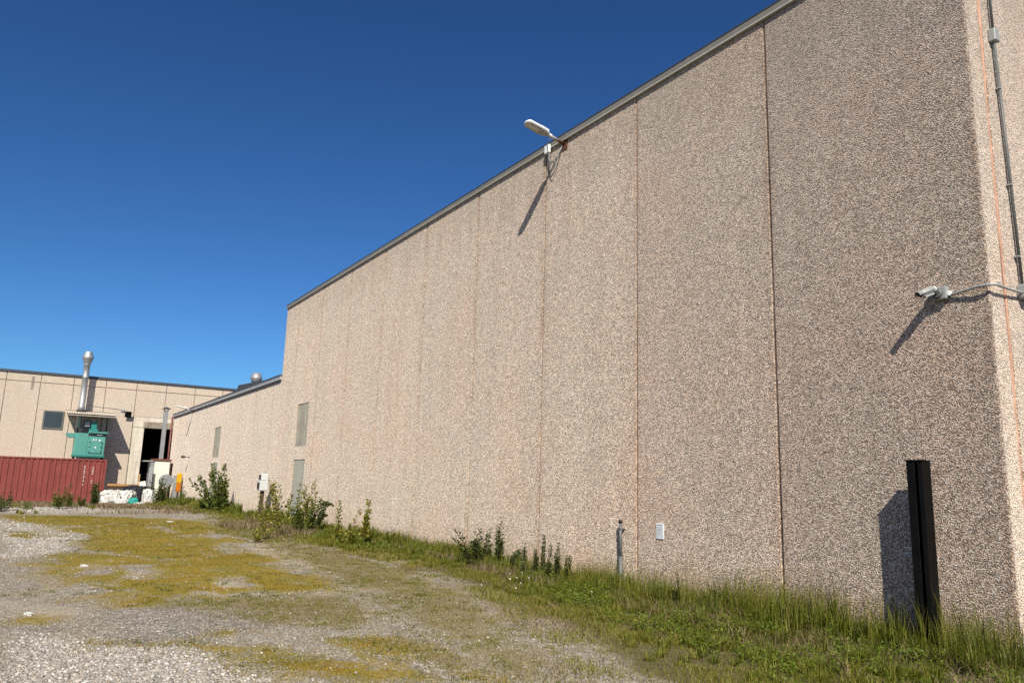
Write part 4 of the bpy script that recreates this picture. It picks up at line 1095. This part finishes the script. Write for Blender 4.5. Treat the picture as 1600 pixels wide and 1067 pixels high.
# black steel post standing just off the wall
po = thing('black_post', 'black open steel channel post standing in tall grass near the corner', 'post', (-4.215, -.23, 0))
b = MB()
b.box(-.082, -.070, -.07, .065, -.4, 1.765, .002); b.box(.070, .082, -.07, .065, -.4, 1.765, .002); b.box(-.0695, .0695, .050, .062, -.4, 1.765)
b.box(-.0695, -.002, -.07, -.058, -.4, 1.76, .002); b.box(.030, .0695, -.07, -.058, -.4, 1.76, .002)
b.build('channel', M['black_steel'], po)
MB().box(-.088, .088, -.078, .072, 1.766, 1.776, .002).build('end_plate', M['black_steel'], po)

# capped grey pipe
sp_ = thing('grey_pipe_stub', 'short upright grey pipe with a dark cap against the tall wall', 'pipe', (-8.80, -.075, 0))
MB().tube([(0, 0, -.3), (0, 0, .46)], .031, 12).build('lower_sleeve', M['pvc'], sp_)
MB().tube([(0, 0, .40), (-.01, .0, .955)], .023, 12).build('pipe', M['pvc'], sp_)
MB().tube([(-.01, 0, .93), (-.01, 0, .975)], .029, 12).build('cap', M['black_pl'], sp_)
b = MB(); b.box(-.027, .019, -.027, .07, .84, .855); b.build('clamp', M['pvc'], sp_)

# notice on the wall
nt_ = thing('wall_notice', 'small white paper notice with faint grey print fixed to the tall wall', 'notice', (-8.05, 0, .86))
MB().box(-.072, .072, -.012, 0, -.105, .105, .002).build('board', M['paper'], nt_)
b = MB(); b.box(-.045, .05, -.0145, -.0125, .078, .088)
for i, (a, c) in enumerate(((.05, .05), (.042, .044), (-.01, .05), (.03, .048), (.04, .04), (.02, .05))): b.box(-.05, c-.004*i, -.0145, -.0125, .048-.019*i, .052-.019*i)
b.box(-.035, -.022, -.0145, -.0125, -.082, -.055); b.box(.034, .044, -.0145, -.0125, -.082, -.055)
b.build('print', M['ink'], nt_)

# meter box on a post
mp = thing('meter_post', 'white socket box with dark hatches on a brown post beside the leafy weeds', 'socket box', (-27.3, -.42, 0))
MB().box(-.05, .05, -.07, .05, -.3, .99, .01).build('post', M['wood_post'], mp)
b = MB(); b.box(-.16, .16, -.15, .13, 1.0, 1.33, .015); b.box(-.14, .16, -.12, .13, 1.335, 1.57, .02); b.build('box', M['box_pl'], mp)
b = MB(); b.box(-.12, .10, -.175, -.151, 1.06, 1.27, .006); b.build('hatch', M['plate'], mp)
b = MB(); b.box(-.10, .12, -.14, -.121, 1.38, 1.53, .006); b.build('hatch', M['plate'], mp)

# small camera on the low wing
s2 = thing('wall_spotlight', 'tiny dark bracket lamp midway up the low wing near its far end', 'lamp', (-44.2, 0, 2.42))
MB().box(-.04, .04, -.02, 0, -.05, .05).build('plate', M['pvc'], s2)
b = MB(); b.tube([(0, -.02, 0), (0, -.26, -.01)], .02, 8); b.build('arm', M['pvc'], s2)
MB().box(-.07, .07, -.42, -.24, -.07, .06, .015).build('lamp_head', M['wood_post'], s2)

# ------------------------------------------------------------------ plants that stand out
def plant(name, label, cat, base, height, spread, nst, leaf, ratio, nleaf, mat, lean=(0, 0), group=None, seed=1, droop=0.0, low=.15, stem_r=.006, curve=.25, narrow=1.0, stem_mat=None):
    rs = np.random.default_rng(seed)
    bx, by = base; bz = float(ground_z(bx, by))-.02
    t = thing(name, label, cat, (bx, by, bz), 0, group)
    b = MB(); P = []; DD = []; Ls = []
    for s in range(nst):
        a = rs.uniform(0, 6.283); r = spread*math.sqrt(rs.random())
        h = height*(1.0 if s == 0 else rs.uniform(.45, 1.0))
        dx, dy = r*math.cos(a)+lean[0]*h, r*math.sin(a)*narrow+lean[1]*h
        sx, sy = .25*r*math.cos(a), .25*r*math.sin(a)
        pts = []; ph = rs.uniform(0, 6.28)
        for i in range(9):
            u = i/8
            wob = .03*height*math.sin(ph+u*5)*u
            z = h*(u-droop*max(0, u-.6)**2*3)
            pts.append(Vector((sx+(dx-sx)*u**1.4+wob, min(sy+(dy-sy)*u**1.4+wob*.5, -by-.05), z)))
        b.tube(pts, [stem_r*(1-.75*i/8) for i in range(9)], 5)
        for k in range(int(nleaf*1.25)):
            u = low+(1-low)*rs.random()**.85; q = u*8; i = min(7, int(q)); p = pts[i].lerp(pts[i+1], q-i); d = (pts[i+1]-pts[i]).normalized()
            al = rs.uniform(0, 6.283)
            side = Vector((math.cos(al), math.sin(al), rs.uniform(-.15, .75)))
            P.append(p+side*leaf*rs.uniform(0, .9)*(1.15-u)); DD.append((side+d*.35).normalized()); Ls.append(leaf*rs.uniform(.65, 1.45)*(1.15-.5*u))
    b.build('stems', stem_mat or M['stem'], t)
    P = np.array(P); DD = np.array(DD); Ls = np.array(Ls); n = len(P)
    P[:, 1] = np.minimum(P[:, 1], -by-.06)
    S = unit(np.cross(DD, unit(rs.normal(0, 1, (n, 3)))))
    v, f, c = leaf_tris(P, DD, S, Ls, Ls*ratio*rs.uniform(.8, 1.2, n), np.clip(rs.normal(.45, .24, n), 0, 1))
    np_mesh('foliage', v, f, mat, t, c)
    return t
YW = 'yellowish weeds by the wall'
plant('leafy_shrub', 'tall leafy shrub growing beside the grey infilled opening of the low wing', 'shrub', (-32.6, -.62), 1.98, .42, 9, .15, .62, 90, M['leaf_mid'], (.0, -.12), None, 11, stem_r=.014, narrow=.7)
plant('leafy_shrub', 'shrub branch with broad leaves leaning left from the tall shrub', 'shrub', (-33.4, -.75), 1.62, .50, 6, .14, .62, 60, M['leaf_mid'], (-.15, -.42), None, 12, stem_r=.012)
plant('yellow_weed', 'slender yellowish weed standing in front of the socket box post', 'weed', (-18.95, -2.45), 1.08, .20, 5, .075, .62, 36, M['leaf_yellow'], (0, -.05), YW, 21, low=.2)
plant('yellow_weed', 'bushy low yellow weed left of the socket box post', 'weed', (-18.3, -2.78), .40, .30, 8, .05, .6, 26, M['leaf_yellow'], (0, 0), YW, 22)
plant('yellow_weed', 'tall thin yellowish weed between the socket box and the dense bush', 'weed', (-19.7, -1.85), 1.40, .38, 8, .085, .6, 52, M['leaf_yellow'], (0, -.05), YW, 23, low=.25)
plant('yellow_weed', 'tallest thin weed in front of the lower grey infill panel', 'weed', (-20.6, -1.05), 1.52, .38, 7, .085, .6, 52, M['leaf_yellow'], (0, .05), YW, 24, low=.3)
plant('green_bush', 'dense green bush under the grey infill panels of the tall wall', 'bush', (-20.6, -.95), 1.08, .62, 17, .085, .6, 48, M['leaf_mid'], (0, 0), None, 25, stem_r=.008)
plant('arching_weed', 'dark leafy weed bending to the right out of the dense bush', 'weed', (-20.3, -.80), 1.22, .16, 5, .075, .55, 85, M['leaf_dark'], (.18, .24), None, 26, droop=.7, stem_r=.009)
plant('seedling', 'thin upright seedling right of the dense bush', 'weed', (-17.3, -1.25), .95, .05, 2, .08, .6, 60, M['leaf_yellow'], (-.02, -.02), YW, 31, low=.1)
plant('seedling', 'forked seedling midway between the thin seedling and the dark shadowed one', 'weed', (-16.7, -1.25), .82, .28, 4, .08, .6, 40, M['leaf_yellow'], (0, .05), YW, 32, low=.2)
plant('seedling', 'bright yellow green seedling with a dark shadow on the tall wall', 'weed', (-16.2, -1.05), 1.02, .14, 4, .085, .62, 64, M['leaf_yellow'], (0, .08), YW, 33, low=.35)
plant('dark_weed', 'upright dark weed with a pointed top left of the row of slim weeds', 'weed', (-11.55, -.45), .86, .08, 5, .07, .32, 90, M['leaf_dark'], (0, .03), 'dark weeds by the wall', 41, low=.1)
plant('dark_weed', 'dark spreading weed leaning left with a ragged top', 'weed', (-12.1, -.62), .66, .26, 8, .075, .36, 58, M['leaf_dark'], (-.05, -.35), 'dark weeds by the wall', 42, low=.25)
plant('dark_weed', 'thin dark weed between the leaning one and the pointed one', 'weed', (-11.95, -.50), .68, .20, 7, .07, .36, 56, M['leaf_dark'], (0, -.05), 'dark weeds by the wall', 43, low=.2)
plant('dark_weed', 'short dark weed close to the foot of the pointed one', 'weed', (-11.1, -.50), .38, .24, 10, .065, .36, 56, M['leaf_dark'], (0, 0), 'dark weeds by the wall', 44)
SL = 'slim upright weeds in a row'
for i, (x, y, h, lb) in enumerate(((-10.35, -.72, .50, 'thin curved weed at the left end of the row of slim weeds'), (-10.25, -.58, .42, 'short slim weed second from the left in the row'),
        (-10.18, -.48, .62, 'tallest slim weed standing before the wall joint'), (-9.82, -.62, .53, 'slim dense weed just right of the wall joint'),
        (-9.74, -.52, .55, 'widest slim weed near the right end of the row'), (-9.55, -.46, .40, 'lone short slim weed at the right end of the row'))):
    plant('slim_weed', lb, 'weed', (x, y), h*1.1, .02 if i in (0, 2) else .035, 3 if i != 4 else 4, .042, .44, 140 if i != 0 else 70, M['leaf_dark'], (0, 0), SL, 50+i, low=.05)
plant('dark_clump', 'small round dark clump of weeds right of the grey pipe stub', 'weed', (-7.42, -.42), .20, .12, 14, .05, .5, 34, M['leaf_dark'], (0, 0), None, 60, low=.3)
plant('dead_stalk', 'single dead brown stalk against the wall left of the last open joint', 'weed', (-6.45, -.35), .50, .03, 2, .04, .4, 22, M['dry'], (0, 0), None, 61, low=.2)
plant('low_weed', 'leafy weed at the foot of the wall right of the long joint', 'weed', (-5.75, -.35), .30, .16, 7, .07, .4, 22, M['leaf_mid'], (0, 0), None, 62)
CW_ = 'weeds in front of the red container'
plant('tall_weed', 'bushy weed at the left edge before the red container', 'weed', (-32.4, -7.95), .70, .30, 10, .085, .4, 40, M['leaf_dark'], (0, 0), CW_, 71)
plant('tall_weed', 'spreading weed before the middle of the red container', 'weed', (-33.7, -6.25), .82, .34, 12, .085, .4, 42, M['leaf_mid'], (0, 0), CW_, 72)
plant('tall_weed', 'pointed tall weed just right of the spreading one', 'weed', (-34.3, -5.86), .98, .16, 7, .085, .4, 46, M['leaf_mid'], (0, 0), CW_, 73)
plant('tall_weed', 'short weed between the pointed one and the dark column weed', 'weed', (-35.6, -5.35), .48, .22, 8, .08, .4, 34, M['leaf_mid'], (0, 0), CW_, 74)
plant('tall_weed', 'dense dark column of weed before the lettered end of the container', 'weed', (-37.0, -4.76), 1.10, .20, 11, .095, .42, 70, M['leaf_dark'], (0, 0), CW_, 75)
plant('tall_weed', 'faint thin weed between the left edge weed and the spreading one', 'weed', (-33.0, -7.2), .42, .2, 6, .07, .4, 24, M['leaf_mid'], (0, 0), CW_, 76)
plant('dark_bush', 'large dark bush in front of the white cabin', 'bush', (-46.6, -.92), 1.50, .80, 20, .12, .5, 46, M['leaf_dark'], (0, 0), None, 81, stem_r=.014)
plant('dark_bush', 'feathery weed by the pinkish wall right of the yellow guard', 'bush', (-43.2, -.35), .98, .22, 8, .10, .4, 44, M['leaf_mid'], (0, 0), None, 82)
plant('bramble', 'brownish dry bush at the wall foot right of the tall leafy shrub', 'bush', (-23.6, -1.55), .42, .55, 16, .06, .4, 22, M['dry'], (0, 0), None, 83)
plant('green_clump', 'low green clump at the foot of the tall leafy shrub', 'bush', (-34.6, -.75), .52, .4, 12, .10, .5, 34, M['leaf_mid'], (0, 0), None, 84)

# daisies among the grass
def daisy(x, y, h):
    z = float(ground_z(x, y))
    o = thing('daisy', 'tiny white daisy in the grass below the slim weeds', 'flower', (x, y, z), RNG.uniform(0, 6), 'white daisies in the grass')
    b = MB(); b.tube([(0, 0, -.02), (.01, 0, h*.5), (0, .01, h)], .003, 4); b.build('stem', M['stem'], o)
    b = MB(); b.lathe([(.004, -.003), (.0095, .002), (.009, .005), (.005, .006)], 9, Matrix.Translation((0, .01, h)) @ Matrix.Rotation(.5, 4, 'X')); b.build('petals', M['petal'], o)
for i in range(9):
    daisy(-8.5+RNG.normal(0, .5), -2.0+RNG.normal(0, .28), RNG.uniform(.16, .26))

# scraps of litter on the yard
def scrap(label, x, y, sx, sy, sz, seed, mat):
    sack('litter', label, (x, y, float(ground_z(x, y))+sz*.4), (sx, sy, sz), mat, seed, .5, 'litter', 'pale scraps on the yard', .3)
scrap('white crumpled scrap on the moss in front of the left gravel patch', -13.9, -6.55, .07, .04, .02, 15, M['bag_white'])
scrap('white lump lying on the mossy patch at the left edge', -9.35, -7.32, .045, .035, .02, 17, M['bag_white'])
scrap('pale flat scrap near the dry bush by the wall', -26.5, -3.4, .16, .05, .02, 19, M['bag_white'])
